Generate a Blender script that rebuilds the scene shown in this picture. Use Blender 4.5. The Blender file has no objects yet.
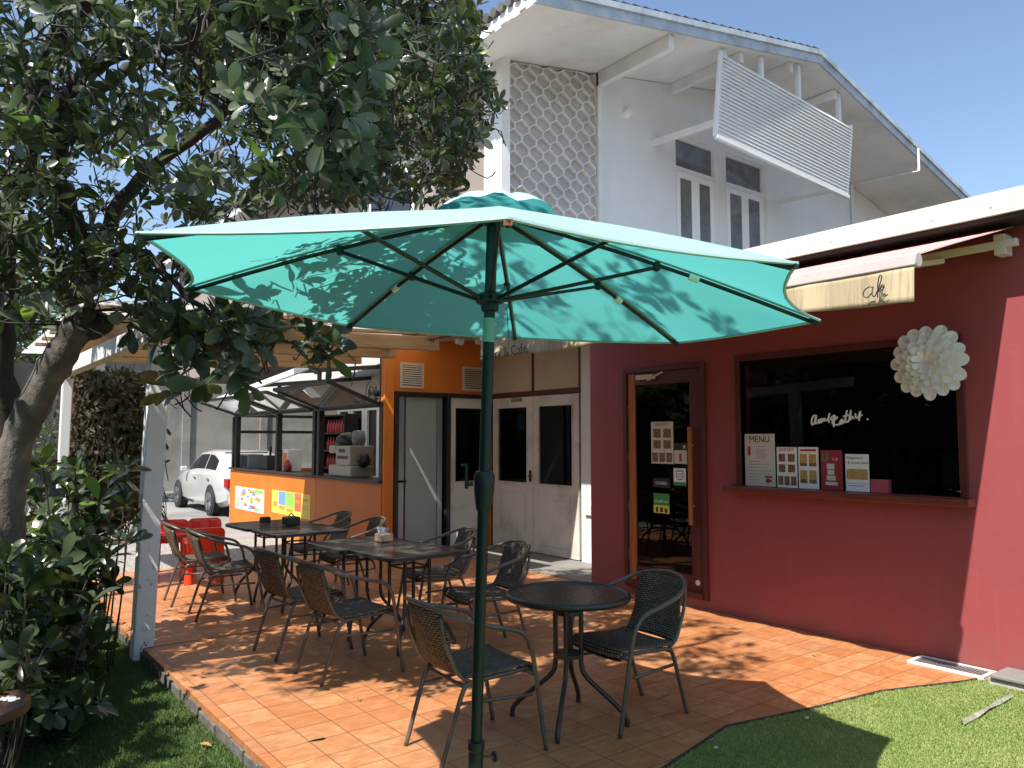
import bpy, math, random
from mathutils import Vector, Matrix, noise
V = Vector
rnd = random.Random(11)
S = bpy.context.scene
COL = S.collection
R = math.radians
PI = math.pi

# ------------------------------------------------------------------ camera model
F_PX, PITCH, YAW, CAM_H = 770.0, R(4.1), R(37.5), 1.6
FH = V((math.sin(YAW), math.cos(YAW), 0)); RT = V((math.cos(YAW), -math.sin(YAW), 0))
def ray(x, y):
    u = (x - 512) / F_PX; v = (384 - y) / F_PX
    fw = math.cos(PITCH) - v * math.sin(PITCH); up = math.sin(PITCH) + v * math.cos(PITCH)
    return FH * fw + RT * u + V((0, 0, up))
CAMP = V((0, 0, CAM_H))
def at(x, y, X=None, Y=None, Z=None, D=None):
    """the point of the place that the photo shows at a pixel, on a known plane"""
    d = ray(x, y)
    if X is not None: t = X / d.x
    elif Y is not None: t = Y / d.y
    elif Z is not None: t = (Z - CAM_H) / d.z
    else: t = D
    return CAMP + d * t

# ------------------------------------------------------------------ materials
MATS = {}
class NT:
    def __init__(s, name):
        m = bpy.data.materials.new(name); m.use_nodes = True
        s.m = m; s.t = m.node_tree; s.t.nodes.clear()
        s.out = s.n('ShaderNodeOutputMaterial')
    def n(s, typ, **kw):
        nd = s.t.nodes.new(typ)
        for k, v in kw.items(): setattr(nd, k, v)
        return nd
    def l(s, a, b): s.t.links.new(a, b)
    def coord(s, which='Object'): return s.n('ShaderNodeTexCoord').outputs[which]
    def mapping(s, vec, scale=(1, 1, 1), loc=(0, 0, 0), rot=(0, 0, 0)):
        m = s.n('ShaderNodeMapping'); m.inputs['Scale'].default_value = scale
        m.inputs['Location'].default_value = loc; m.inputs['Rotation'].default_value = rot
        s.l(vec, m.inputs['Vector']); return m.outputs[0]
    def noise(s, vec, scale, detail=4, rough=.55, dist=0):
        n = s.n('ShaderNodeTexNoise'); n.inputs['Scale'].default_value = scale
        n.inputs['Detail'].default_value = detail; n.inputs['Roughness'].default_value = rough
        n.inputs['Distortion'].default_value = dist
        s.l(vec, n.inputs['Vector']); return n.outputs['Fac']
    def ramp(s, fac, stops):
        r = s.n('ShaderNodeValToRGB')
        while len(r.color_ramp.elements) < len(stops): r.color_ramp.elements.new(.5)
        for e, (p, c) in zip(r.color_ramp.elements, stops):
            e.position = p; e.color = c if len(c) == 4 else (*c, 1)
        s.l(fac, r.inputs['Fac']); return r.outputs['Color']
    def mix(s, fac, a, b, mode='MIX'):
        m = s.n('ShaderNodeMix', data_type='RGBA', blend_type=mode)
        for sock, val in ((m.inputs[0], fac), (m.inputs[6], a), (m.inputs[7], b)):
            if isinstance(val, (int, float)): sock.default_value = val
            elif isinstance(val, tuple): sock.default_value = val if len(val) == 4 else (*val, 1)
            else: s.l(val, sock)
        return m.outputs[2]
    def bump(s, h, strength=.3, dist=.01):
        b = s.n('ShaderNodeBump'); b.inputs['Strength'].default_value = strength
        b.inputs['Distance'].default_value = dist; s.l(h, b.inputs['Height']); return b.outputs[0]
    def bsdf(s, col, rough=.5, metal=0, normal=None, spec=.5, coat=0):
        p = s.n('ShaderNodeBsdfPrincipled')
        for nm, val in (('Base Color', col), ('Roughness', rough)):
            if isinstance(val, tuple): p.inputs[nm].default_value = val if len(val) == 4 else (*val, 1)
            elif isinstance(val, (int, float)): p.inputs[nm].default_value = val
            else: s.l(val, p.inputs[nm])
        p.inputs['Metallic'].default_value = metal; p.inputs['Specular IOR Level'].default_value = spec
        p.inputs['Coat Weight'].default_value = coat
        if normal is not None: s.l(normal, p.inputs['Normal'])
        return p.outputs[0]
    def done(s, sh):
        s.l(sh, s.out.inputs['Surface']); MATS[s.m.name] = s.m; return s.m

def pm(name, col, rough=.5, col2=None, nscale=4, lo=.4, hi=.65, metal=0, bump=0, bscale=60, spec=.5, coat=0, stretch=(1, 1, 1), dirt=None, dscale=1.5, bdist=.004, dstretch=(1, 1, 1)):
    t = NT(name); c = t.coord()
    cc = t.mapping(c, stretch)
    color = col
    if col2: color = t.ramp(t.noise(cc, nscale, 5, .6), [(lo, col), (hi, col2)])
    if dirt:
        color = t.mix(t.ramp(t.noise(t.mapping(c, dstretch), dscale, 6, .65), [(.5, (0, 0, 0)), (.72, (1, 1, 1))]), color if not isinstance(color, tuple) else color, dirt)
    nrm = t.bump(t.noise(cc, bscale, 4, .65), bump, bdist) if bump else None
    return t.done(t.bsdf(color, rough, metal, nrm, spec, coat))

t = NT('red_plaster'); c = t.coord()
col = t.ramp(t.noise(c, .9, 5, .6), [(.3, (.27, .052, .056)), (.7, (.31, .06, .064))])
sp_ = t.n('ShaderNodeSeparateXYZ'); t.l(t.n('ShaderNodeNewGeometry').outputs['Position'], sp_.inputs[0])
low = t.n('ShaderNodeMapRange'); low.inputs[1].default_value = .02; low.inputs[2].default_value = .30; low.inputs[3].default_value = .75; low.inputs[4].default_value = 0; t.l(sp_.outputs[2], low.inputs[0])
spl = t.n('ShaderNodeMath', operation='MULTIPLY'); t.l(low.outputs[0], spl.inputs[0]); t.l(t.ramp(t.noise(c, 7, 6, .7), [(.42, (0, 0, 0)), (.66, (1, 1, 1))]), spl.inputs[1])
col = t.mix(spl.outputs[0], col, (.20, .085, .065))
run = t.ramp(t.noise(t.mapping(c, (1, 9, .35)), 2.2, 5, .6), [(.56, (0, 0, 0)), (.78, (.32, .32, .32))])
col = t.mix(run, col, (.33, .10, .10))
t.done(t.bsdf(col, .62, normal=t.bump(t.noise(c, 16, 6, .62), .16, .01)))
pm('orange_paint', (.62, .165, .012), .5, (.66, .19, .016), 2, bump=.08, bscale=40)
pm('orange_paint_shaded', (.57, .145, .013), .55, (.62, .165, .015), 2, bump=.08, bscale=40)  # shaded copy of the orange paint, the shade put into the colour
pm('white_paint', (.78, .78, .76), .5, (.70, .69, .66), 3, bump=.06)
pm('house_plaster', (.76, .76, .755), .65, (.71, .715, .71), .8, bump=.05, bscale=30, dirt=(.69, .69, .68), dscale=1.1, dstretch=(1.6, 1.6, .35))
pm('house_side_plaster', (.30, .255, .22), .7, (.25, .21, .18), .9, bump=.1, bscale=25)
pm('soffit_board', (.80, .79, .76), .6, (.72, .70, .66), .5, dirt=(.62, .59, .53), dscale=.9)
pm('blue_grey_fascia', (.40, .46, .52), .5, (.52, .57, .60), 5, dirt=(.25, .27, .28), dscale=2, dstretch=(1, 1, 1))
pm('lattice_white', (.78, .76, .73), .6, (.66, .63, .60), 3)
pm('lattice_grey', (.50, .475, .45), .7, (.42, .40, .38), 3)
pm('roof_tile', (.10, .092, .088), .75, (.17, .155, .145), 3, bump=.3, bscale=20)
pm('cream_metal', (.70, .68, .61), .4, (.60, .575, .50), 2)
pm('awning_bar', (.62, .545, .53), .45, (.56, .48, .465), 2)
pm('grey_metal', (.35, .36, .37), .4, metal=.7)
pm('dark_gap', (.035, .03, .028), .8)
pm('red_wood', (.085, .016, .014), .4, (.11, .022, .018), 4, stretch=(6, 6, .7), bump=.1)
pm('sill_wood', (.13, .03, .02), .35, (.19, .05, .03), 5, stretch=(6, .6, 6), bump=.1)
pm('stile_wood', (.46, .165, .05), .35, (.34, .11, .032), 5, stretch=(8, 8, .6), bump=.1)
pm('interior_dark', (.045, .04, .038), .7)
pm('interior_mid', (.10, .085, .07), .6)
pm('interior_cream', (.45, .40, .33), .7)
pm('monitor_grey', (.22, .24, .25), .4)
pm('door_white', (.70, .65, .585), .5, (.63, .585, .53), 2, dirt=(.44, .39, .33), dscale=2.2)
pm('beige_panel', (.56, .45, .33), .6, (.50, .40, .29), 2)
pm('maroon_trim', (.10, .025, .022), .5)
pm('black_frame', (.016, .015, .0145), .45)
pm('brown_frame', (.026, .018, .014), .5, (.036, .025, .019), 6)
pm('pvc_white', (.82, .82, .80), .35)
pm('fridge_panel', (.31, .345, .315), .35, (.27, .30, .275), 1.5, stretch=(1, 1, .3))
pm('chair_metal', (.075, .062, .052), .36, (.12, .095, .075), 9, spec=.6)
pm('black_metal', (.018, .019, .019), .4, spec=.6)
pm('green_black_metal', (.005, .014, .0145), .42, spec=.4)
pm('red_plastic', (.75, .05, .022), .35)
pm('concrete_slab', (.22, .205, .19), .8, (.15, .14, .13), 2, bump=.2)
pm('kerb_concrete', (.5, .48, .44), .85, (.32, .30, .27), 6, bump=.3)
pm('driveway_concrete', (.25, .245, .24), .85, (.16, .157, .152), .7, bump=.2, bscale=30)
pm('gravel', (.36, .34, .31), .9, (.17, .157, .14), 30, lo=.42, hi=.58, bump=.9, bscale=42)
pm('soil', (.085, .065, .045), .95, (.05, .04, .03), 6, bump=.4)
pm('boundary_concrete', (.36, .345, .32), .85, (.26, .25, .235), .9, bump=.15, dirt=(.17, .16, .15), dscale=.8)  # blotches: weathered stains plus light and dark shade patterns put into the colour
pm('bark', (.21, .185, .155), .9, (.095, .083, .07), 5, lo=.38, hi=.62, stretch=(1, 1, .55), bump=1, bscale=18, bdist=.02, dirt=(.07, .062, .052), dscale=2.5)
pm('bark_dark', (.055, .045, .037), .9, (.035, .028, .024), 9, bump=.6, bscale=25)
pm('twig_brown', (.045, .036, .028), .9)
pm('dry_vine', (.085, .055, .033), .9, (.05, .034, .022), 8)
pm('dry_leaf', (.30, .17, .06), .7)
pm('tan_timber', (.42, .26, .12), .6, (.30, .175, .075), 4, stretch=(.6, 6, 6), bump=.15)
pm('brown_timber', (.20, .10, .05), .6, (.14, .065, .033), 4, stretch=(.6, 6, 6), bump=.15)
pm('car_white', (.52, .52, .505), .22, coat=1)
pm('car_glass', (.018, .02, .022), .06, spec=.7)
pm('tyre', (.022, .022, .023), .85)
pm('rim_metal', (.35, .36, .37), .3, metal=.8)
pm('tail_red', (.42, .015, .02), .2)
pm('paper_white', (.88, .88, .87), .75)
pm('paper_cream', (.66, .62, .55), .6)
pm('ink_black', (.02, .02, .02), .6)
pm('ink_red', (.50, .035, .05), .6)
pm('ink_grey', (.30, .29, .28), .6)
pm('food_brown', (.10, .055, .03), .6, (.35, .22, .10), 60)
pm('food_gold', (.48, .25, .05), .6, (.60, .42, .16), 50)
pm('pink_card', (.52, .10, .12), .6)
pm('cake_red', (.33, .03, .05), .6)
pm('sticker_green', (.03, .30, .07), .5)
pm('sticker_yellow', (.75, .62, .04), .5)
pm('poster_yellow', (.85, .62, .10), .6)
pm('poster_blue', (.16, .33, .75), .6)
pm('poster_green', (.28, .58, .10), .6)
pm('poster_red', (.78, .13, .06), .6)
pm('poster_orange', (.85, .30, .04), .6)
pm('machine_beige', (.42, .38, .32), .45)
pm('machine_black', (.015, .0145, .0145), .4)
pm('tissue', (.85, .85, .84), .9)
pm('caddy_tan', (.33, .25, .17), .6)
pm('caddy_dark', (.045, .035, .03), .5)
pm('stone_white', (.7, .7, .66), .8)
pm('table_rim_brown', (.06, .026, .016), .5)
pm('neighbour_white', (.72, .72, .70), .7, (.60, .60, .58), 1.2)
pm('fence_blue_grey', (.74, .79, .83), .5)
pm('bottle_red', (.35, .03, .03), .3)
pm('bottle_dark', (.05, .02, .02), .3)
pm('litter_grey', (.34, .33, .24), .8, (.16, .16, .12), 30)
pm('soil_concrete', (.15, .14, .125), .9, (.075, .068, .058), 14, bump=.5, bscale=40)
pm('rust', (.32, .12, .06), .8)
pm('lens_white', (.8, .8, .78), .3)

# white lacquer flaking off the verandah post
t = NT('worn_white_paint'); c = t.coord()
flake = t.ramp(t.noise(t.mapping(c, (1, 1, .6)), 22, 6, .7), [(.60, (0, 0, 0)), (.64, (1, 1, 1))])
sep = t.n('ShaderNodeSeparateXYZ'); t.l(c, sep.inputs[0])
hm = t.n('ShaderNodeMapRange'); hm.inputs[1].default_value = .25; hm.inputs[2].default_value = 1.1
hm.inputs[3].default_value = 1; hm.inputs[4].default_value = .08; t.l(sep.outputs[2], hm.inputs[0])
fm = t.n('ShaderNodeMath', operation='MULTIPLY'); t.l(flake, fm.inputs[0]); t.l(hm.outputs[0], fm.inputs[1])
t.done(t.bsdf(t.mix(fm.outputs[0], (.78, .78, .77), (.22, .20, .18)), .6, normal=t.bump(flake, .2, .003)))

# terracotta floor tiles
t = NT('terracotta_tile'); c = t.coord()
mp = t.mapping(c, (1, 1, 1), (-.17, -.03, 0))
br = t.n('ShaderNodeTexBrick'); br.offset = 0; br.squash = 1
for k, v in (('Scale', 1), ('Mortar Size', .0036), ('Mortar Smooth', .3), ('Bias', 0), ('Brick Width', .22), ('Row Height', .22)): br.inputs[k].default_value = v
br.inputs['Color1'].default_value = (.42, .16, .062, 1); br.inputs['Color2'].default_value = (.52, .26, .12, 1); br.inputs['Mortar'].default_value = (.19, .08, .036, 1)
t.l(mp, br.inputs['Vector'])
warm = t.noise(t.mapping(c, (5, 9, 1), rot=(0, 0, .5)), 1.6, 5, .6, .8)
col = t.mix(t.ramp(warm, [(.36, (0, 0, 0)), (.62, (1, 1, 1))]), br.outputs['Color'], t.mix(.7, br.outputs['Color'], (.37, .125, .042), 'MIX'))
stre = t.noise(t.mapping(c, (3, 16, 1), rot=(0, 0, .35)), 2.2, 4, .6, .5)
col = t.mix(t.ramp(stre, [(.52, (0, 0, 0)), (.7, (.35, .35, .35))]), col, (.66, .38, .19))
grime = t.ramp(t.noise(c, 1.3, 6, .65), [(.50, (0, 0, 0)), (.75, (.65, .65, .65))])
col = t.mix(br.outputs['Fac'], t.mix(grime, col, (.27, .15, .085)), (.19, .085, .042))
inv = t.n('ShaderNodeMath', operation='SUBTRACT'); inv.inputs[0].default_value = 1; t.l(br.outputs['Fac'], inv.inputs[1])
rg = t.ramp(t.noise(c, 3, 4), [(.35, (.34, .34, .34)), (.7, (.52, .52, .52))])
t.done(t.bsdf(col, rg, normal=t.bump(inv.outputs[0], .5, .003), spec=.45))

# striped awning cloth
t = NT('awning_stripe'); c = t.coord()
w = t.n('ShaderNodeTexWave', wave_type='BANDS', bands_direction='Y', wave_profile='SIN'); w.inputs['Scale'].default_value = 1.5
t.l(c, w.inputs['Vector'])
t.done(t.bsdf(t.ramp(w.outputs['Fac'], [(.30, (.55, .42, .38)), (.36, (.38, .06, .06)), (.80, (.38, .06, .06)), (.86, (.55, .42, .38))]), .85))
# valance canvas with rain marks running down
t = NT('valance_canvas'); c = t.coord()
streak = t.noise(t.mapping(c, (1, 26, 1.2)), 1.6, 5, .65)
sep = t.n('ShaderNodeSeparateXYZ'); t.l(c, sep.inputs[0])
far = t.n('ShaderNodeMapRange'); far.inputs[1].default_value = 2.2; far.inputs[2].default_value = 4.2; t.l(sep.outputs[1], far.inputs[0])
base = t.mix(far.outputs[0], (.62, .50, .32), (.55, .53, .50))
col = t.mix(t.ramp(streak, [(.5, (0, 0, 0)), (.74, (1, 1, 1))]), base, t.mix(.6, base, (.16, .14, .12)))
p = t.bsdf(col, .85, normal=t.bump(streak, .2, .01)); tr = t.n('ShaderNodeBsdfTranslucent'); t.l(col, tr.inputs[0])
ms = t.n('ShaderNodeMixShader'); ms.inputs[0].default_value = .3; t.l(p, ms.inputs[1]); t.l(tr.outputs[0], ms.inputs[2]); t.done(ms.outputs[0])
# parasol cloth: lets a good part of the sun through
def cloth(name, colr, trcol, fac, faded=(.72, .86, .80)):
    t = NT(name); c = t.coord()
    vv = t.noise(c, 6, 5, .6)
    col = t.ramp(vv, [(.35, colr), (.7, tuple(x * 1.12 for x in colr))])
    g = t.n('ShaderNodeNewGeometry'); col = t.mix(g.outputs['Backfacing'], t.mix(.6, col, faded), col)
    p = t.bsdf(col, .8, normal=t.bump(t.noise(c, 9, 3), .12, .02), spec=.2)
    tr = t.n('ShaderNodeBsdfTranslucent'); tr.inputs[0].default_value = (*trcol, 1)
    ms = t.n('ShaderNodeMixShader'); ms.inputs[0].default_value = fac
    t.l(p, ms.inputs[1]); t.l(tr.outputs[0], ms.inputs[2]); t.done(ms.outputs[0])
cloth('teal_cloth', (.19, .50, .47), (.11, .52, .49), .5)
cloth('teal_cloth_vent', (.12, .46, .46), (.10, .46, .45), .35, (.85, .97, .97))

# woven rattan
def weave(name, expr, a, b):
    t = NT(name); c = t.coord(); sp = t.n('ShaderNodeSeparateXYZ'); t.l(c, sp.inputs[0])
    cb = t.n('ShaderNodeCombineXYZ'); t.l(sp.outputs[expr[0]], cb.inputs[0]); t.l(sp.outputs[expr[1]], cb.inputs[1])
    br = t.n('ShaderNodeTexBrick'); br.offset = .5
    for k, v in (('Scale', 1), ('Mortar Size', .0024), ('Mortar Smooth', .4), ('Bias', 0), ('Brick Width', .026), ('Row Height', .0125)): br.inputs[k].default_value = v
    br.inputs['Color1'].default_value = (*a, 1); br.inputs['Color2'].default_value = (*b, 1); br.inputs['Mortar'].default_value = (.008, .007, .006, 1)
    t.l(cb.outputs[0], br.inputs['Vector'])
    inv = t.n('ShaderNodeMath', operation='SUBTRACT'); inv.inputs[0].default_value = 1; t.l(br.outputs['Fac'], inv.inputs[1])
    t.done(t.bsdf(br.outputs['Color'], .72, normal=t.bump(inv.outputs[0], .8, .004), spec=.1))
weave('weave_brown_seat', (1, 0), (.13, .11, .09), (.21, .175, .14))
weave('weave_brown_back', (1, 2), (.15, .105, .075), (.26, .19, .135))
weave('weave_dark_seat', (1, 0), (.12, .098, .078), (.19, .16, .13))
weave('weave_dark_back', (1, 2), (.12, .098, .078), (.195, .163, .133))

# leaves: each leaf its own tone
def leafmat(name, stops, under, rough=.38, tr=.25, patch=None):
    t = NT(name); g = t.n('ShaderNodeNewGeometry')
    col = t.ramp(g.outputs['Random Per Island'], stops)
    if patch: col = t.mix(t.ramp(t.noise(t.coord(), 2.6, 6, .65), [(.42, (0, 0, 0)), (.72, (.75, .75, .75))]), col, patch)
    col2 = t.mix(g.outputs['Backfacing'], col, t.mix(.5, col, under))
    p = t.bsdf(col2, rough, spec=.5)
    tl = t.n('ShaderNodeBsdfTranslucent'); t.l(t.mix(.3, col, (.20, .32, .04)), tl.inputs[0])
    ms = t.n('ShaderNodeMixShader'); ms.inputs[0].default_value = tr
    t.l(p, ms.inputs[1]); t.l(tl.outputs[0], ms.inputs[2]); return t.done(ms.outputs[0])
leafmat('leaf_dark', [(0, (.034, .053, .028)), (.5, (.056, .086, .042)), (.85, (.09, .128, .055)), (1, (.13, .165, .075))], (.20, .22, .16), .3, .18)
leafmat('leaf_young', [(0, (.10, .20, .02)), (1, (.22, .36, .04))], (.25, .36, .08), tr=.45)
leafmat('leaf_bush', [(0, (.012, .023, .010)), (.6, (.023, .041, .016)), (1, (.06, .10, .03))], (.10, .13, .07), .24, .15)
leafmat('leaf_far', [(0, (.05, .09, .03)), (1, (.14, .22, .06))], (.16, .22, .09), .5)
leafmat('leaf_vine', [(0, (.022, .020, .010)), (.7, (.045, .036, .018)), (1, (.06, .075, .025))], (.07, .06, .03), .7, .12)
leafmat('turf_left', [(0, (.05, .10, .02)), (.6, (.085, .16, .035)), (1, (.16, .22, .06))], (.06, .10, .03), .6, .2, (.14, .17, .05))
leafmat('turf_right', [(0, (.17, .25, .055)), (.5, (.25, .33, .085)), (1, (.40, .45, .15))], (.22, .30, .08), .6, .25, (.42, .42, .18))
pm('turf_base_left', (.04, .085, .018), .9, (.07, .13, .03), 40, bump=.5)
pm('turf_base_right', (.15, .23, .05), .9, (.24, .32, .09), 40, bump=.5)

# glass: clear with a Fresnel reflection
def glass(name, tint, ior=1.5, rough=.01, boost=1.0, dust=0):
    t = NT(name)
    tr = t.n('ShaderNodeBsdfTransparent'); tr.inputs[0].default_value = (*tint, 1)
    gl = t.n('ShaderNodeBsdfGlossy'); gl.inputs['Roughness'].default_value = rough
    fr = t.n('ShaderNodeFresnel'); fr.inputs[0].default_value = ior
    mu = t.n('ShaderNodeMath', operation='MULTIPLY', use_clamp=True); mu.inputs[1].default_value = boost; t.l(fr.outputs[0], mu.inputs[0])
    ms = t.n('ShaderNodeMixShader'); t.l(mu.outputs[0], ms.inputs[0]); t.l(tr.outputs[0], ms.inputs[1]); t.l(gl.outputs[0], ms.inputs[2])
    sh = ms.outputs[0]
    if dust:
        df = t.n('ShaderNodeBsdfDiffuse'); df.inputs[0].default_value = (.5, .52, .5, 1)
        dn = t.ramp(t.noise(t.coord(), 3, 6, .7), [(.3, (dust * .6,) * 3), (.7, (dust * 1.3,) * 3)])
        m2 = t.n('ShaderNodeMixShader'); t.l(dn, m2.inputs[0]); t.l(sh, m2.inputs[1]); t.l(df.outputs[0], m2.inputs[2]); sh = m2.outputs[0]
    return t.done(sh)
glass('shop_glass', (.66, .68, .68), boost=.42)
glass('door_glass', (.35, .36, .37), boost=.6)
glass('flap_glass', (.82, .86, .86), boost=1.8, dust=.28)
glass('upper_glass', (.10, .11, .12), boost=1.0, dust=.32)
# pebbled dark glass of the table tops
t = NT('table_glass'); c = t.coord()
b = t.bump(t.noise(c, 70, 2, .5), .55, .004)
t.done(t.bsdf((.075, .062, .05), .16, normal=b, spec=.8))
t = NT('square_table_glass'); c = t.coord()
t.done(t.bsdf((.085, .07, .058), .2, normal=t.bump(t.noise(c, 60, 2, .5), .15, .003), spec=.6))
# clear corrugated roofing
t = NT('roof_sheet'); tr = t.n('ShaderNodeBsdfTranslucent'); tr.inputs[0].default_value = (.80, .80, .76, 1)
ms = t.n('ShaderNodeMixShader'); ms.inputs[0].default_value = .45
t.l(t.bsdf((.70, .69, .66), .5), ms.inputs[1]); t.l(tr.outputs[0], ms.inputs[2]); t.done(ms.outputs[0])

# ------------------------------------------------------------------ mesh builder
WL = {}
class MB:
    def __init__(s): s.v = []; s.f = []; s.mi = []; s.cur = 0
    def m(s, i): s.cur = i; return s
    def face(s, idx): s.f.append(tuple(idx)); s.mi.append(s.cur)
    def pts(s, P):
        n = len(s.v); s.v += [tuple(p) for p in P]; return list(range(n, n + len(P)))
    def quad(s, a, b, c, d): s.face(s.pts([a, b, c, d])); return s
    def poly(s, P): s.face(s.pts(P)); return s
    def box(s, a, b, mtx=None):
        x0, x1 = sorted((a[0], b[0])); y0, y1 = sorted((a[1], b[1])); z0, z1 = sorted((a[2], b[2]))
        P = [V((x, y, z)) for z in (z0, z1) for y in (y0, y1) for x in (x0, x1)]
        if mtx: P = [mtx @ p for p in P]
        i = s.pts(P)
        for q in ((0, 2, 3, 1), (4, 5, 7, 6), (0, 1, 5, 4), (2, 6, 7, 3), (0, 4, 6, 2), (1, 3, 7, 5)): s.face([i[k] for k in q])
        return s
    def beam(s, p, q, w, h, up=V((0, 0, 1))):
        p, q = V(p), V(q); d = (q - p).normalized()
        sd = d.cross(up); sd = sd.normalized() if sd.length > 1e-6 else V((1, 0, 0))
        u = sd.cross(d).normalized()
        i = s.pts([o + sd * a * w / 2 + u * b_ * h / 2 for o in (p, q) for a, b_ in ((-1, -1), (1, -1), (1, 1), (-1, 1))])
        for k in ((0, 1, 2, 3), (7, 6, 5, 4), (0, 4, 5, 1), (1, 5, 6, 2), (2, 6, 7, 3), (3, 7, 4, 0)): s.face([i[j] for j in k])
        return s
    def tube(s, path, r, seg=8, closed=False, cap=True):
        P = [V(p) for p in path]; n = len(P)
        rr = r if isinstance(r, (list, tuple)) else [r] * n
        rings = []; prev = None
        for i, p in enumerate(P):
            if closed: d = P[(i + 1) % n] - P[i - 1]
            else: d = P[min(i + 1, n - 1)] - P[max(i - 1, 0)]
            d.normalize()
            if prev is None:
                a = V((0, 0, 1)) if abs(d.z) < .9 else V((1, 0, 0)); u = d.cross(a).normalized()
            else:
                u = prev - d * prev.dot(d); u = u.normalized() if u.length > 1e-6 else d.orthogonal().normalized()
            prev = u; w = d.cross(u)
            rings.append(s.pts([p + (u * math.cos(2 * PI * k / seg) + w * math.sin(2 * PI * k / seg)) * rr[i] for k in range(seg)]))
        for i in range(n if closed else n - 1):
            a, b_ = rings[i], rings[(i + 1) % n]
            for k in range(seg): s.face((a[k], a[(k + 1) % seg], b_[(k + 1) % seg], b_[k]))
        if cap and not closed: s.face(rings[0][::-1]); s.face(rings[-1])
        return s
    def lathe(s, prof, c=(0, 0, 0), seg=24, axis='Z'):
        rings = []
        for r, z in prof:
            ring = []
            for k in range(seg):
                a = 2 * PI * k / seg; x, y = r * math.cos(a), r * math.sin(a)
                ring.append((c[0] + x, c[1] + y, c[2] + z) if axis == 'Z' else (c[0] + z, c[1] + x, c[2] + y) if axis == 'X' else (c[0] + y, c[1] + z, c[2] + x))
            rings.append(s.pts(ring))
        for a, b_ in zip(rings, rings[1:]):
            for k in range(seg): s.face((a[k], a[(k + 1) % seg], b_[(k + 1) % seg], b_[k]))
        s.face(rings[0][::-1]); s.face(rings[-1]); return s
    def prism(s, poly, z0, z1):
        n = len(poly)
        a = s.pts([(p[0], p[1], z0) for p in poly]); b_ = s.pts([(p[0], p[1], z1) for p in poly])
        s.face(a[::-1]); s.face(b_)
        for k in range(n): s.face((a[k], a[(k + 1) % n], b_[(k + 1) % n], b_[k]))
        return s
    def build(s, name, mats, parent=None, bevel=0, smooth=False, loc=None):
        if isinstance(mats, str): mats = [mats]
        off = V((0, 0, 0))
        if parent is not None: off = WL.get(parent.name, V((0, 0, 0)))
        elif loc is not None: off = V(loc)
        me = bpy.data.meshes.new(name)
        me.from_pydata([(x - off.x, y - off.y, z - off.z) for x, y, z in s.v], [], s.f)
        for k in mats: me.materials.append(MATS[k])
        if len(mats) > 1: me.polygons.foreach_set('material_index', s.mi)
        if smooth: me.polygons.foreach_set('use_smooth', [True] * len(s.f))
        o = bpy.data.objects.new(name, me); COL.objects.link(o)
        if parent is not None: o.parent = parent
        elif loc is not None: o.location = loc
        WL[o.name] = off
        if smooth == 'auto': o.modifiers.new('e', 'EDGE_SPLIT').split_angle = R(35)
        if bevel:
            b_ = o.modifiers.new('b', 'BEVEL'); b_.width = bevel; b_.segments = 2; b_.limit_method = 'ANGLE'
        return o

def tag(o, label, cat, group=None):
    o['label'] = label; o['category'] = cat
    if group: o['group'] = group
    return o
def struct(o): o['kind'] = 'structure'; return o
def stuff(o): o['kind'] = 'stuff'; return o
def thing(name, label, cat, loc=(0, 0, 0), group=None):
    o = bpy.data.objects.new(name, None); COL.objects.link(o); o.location = loc; o.empty_display_size = .1
    WL[o.name] = V(loc); return tag(o, label, cat, group)
def copy_tree(o, parent=None):
    c = o.copy(); COL.objects.link(c)
    if parent is not None: c.parent = parent
    for ch in list(o.children): copy_tree(ch, c)
    return c
def spline(P, n=6):
    P = [V(p) for p in P]; out = []
    for i in range(len(P) - 1):
        a, b_, c, d = P[max(i - 1, 0)], P[i], P[i + 1], P[min(i + 2, len(P) - 1)]
        for k in range(n):
            u = k / n
            out.append(.5 * ((2 * b_) + (c - a) * u + (2 * a - 5 * b_ + 4 * c - d) * u * u + (3 * b_ - a - 3 * c + d) * u ** 3))
    return out + [P[-1]]
def text_mb(mb, txt, size, org, ux, uy, depth=.0015):
    """flat lettering in the plane of ux, uy"""
    cu = bpy.data.curves.new('t', 'FONT'); cu.body = txt; cu.size = size; cu.align_x = 'CENTER'; cu.resolution_u = 3
    o = bpy.data.objects.new('t', cu); COL.objects.link(o)
    dg = bpy.context.evaluated_depsgraph_get(); me = bpy.data.meshes.new_from_object(o.evaluated_get(dg))
    n = len(mb.v); org, ux, uy = V(org), V(ux), V(uy)
    mb.v += [tuple(org + ux * v.co.x + uy * v.co.y) for v in me.vertices]
    for p_ in me.polygons: mb.face([n + k for k in p_.vertices])
    bpy.data.objects.remove(o); bpy.data.curves.remove(cu); bpy.data.meshes.remove(me)

# ------------------------------------------------------------------ the ground
struct(MB().quad((-150, -150, -.14), (150, -150, -.14), (150, 150, -.14), (-150, 150, -.14)).build('ground', 'soil'))
WX = 5.93                                        # the red wall's plane
EDGE = [(1.43, 2.2), (2.935, 2.639), (3.656, 2.80), (4.3, 2.67), (4.943, 2.575), (5.594, 2.334), (WX, 2.26)]
pat = EDGE + [(WX, 6.3), (6.9, 6.3), (6.9, 9.5), (5.07, 9.5), (5.07, 10.3), (1.43, 10.3)]
struct(MB().prism(pat, -.16, 0).build('patio_floor', 'terracotta_tile'))
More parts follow.
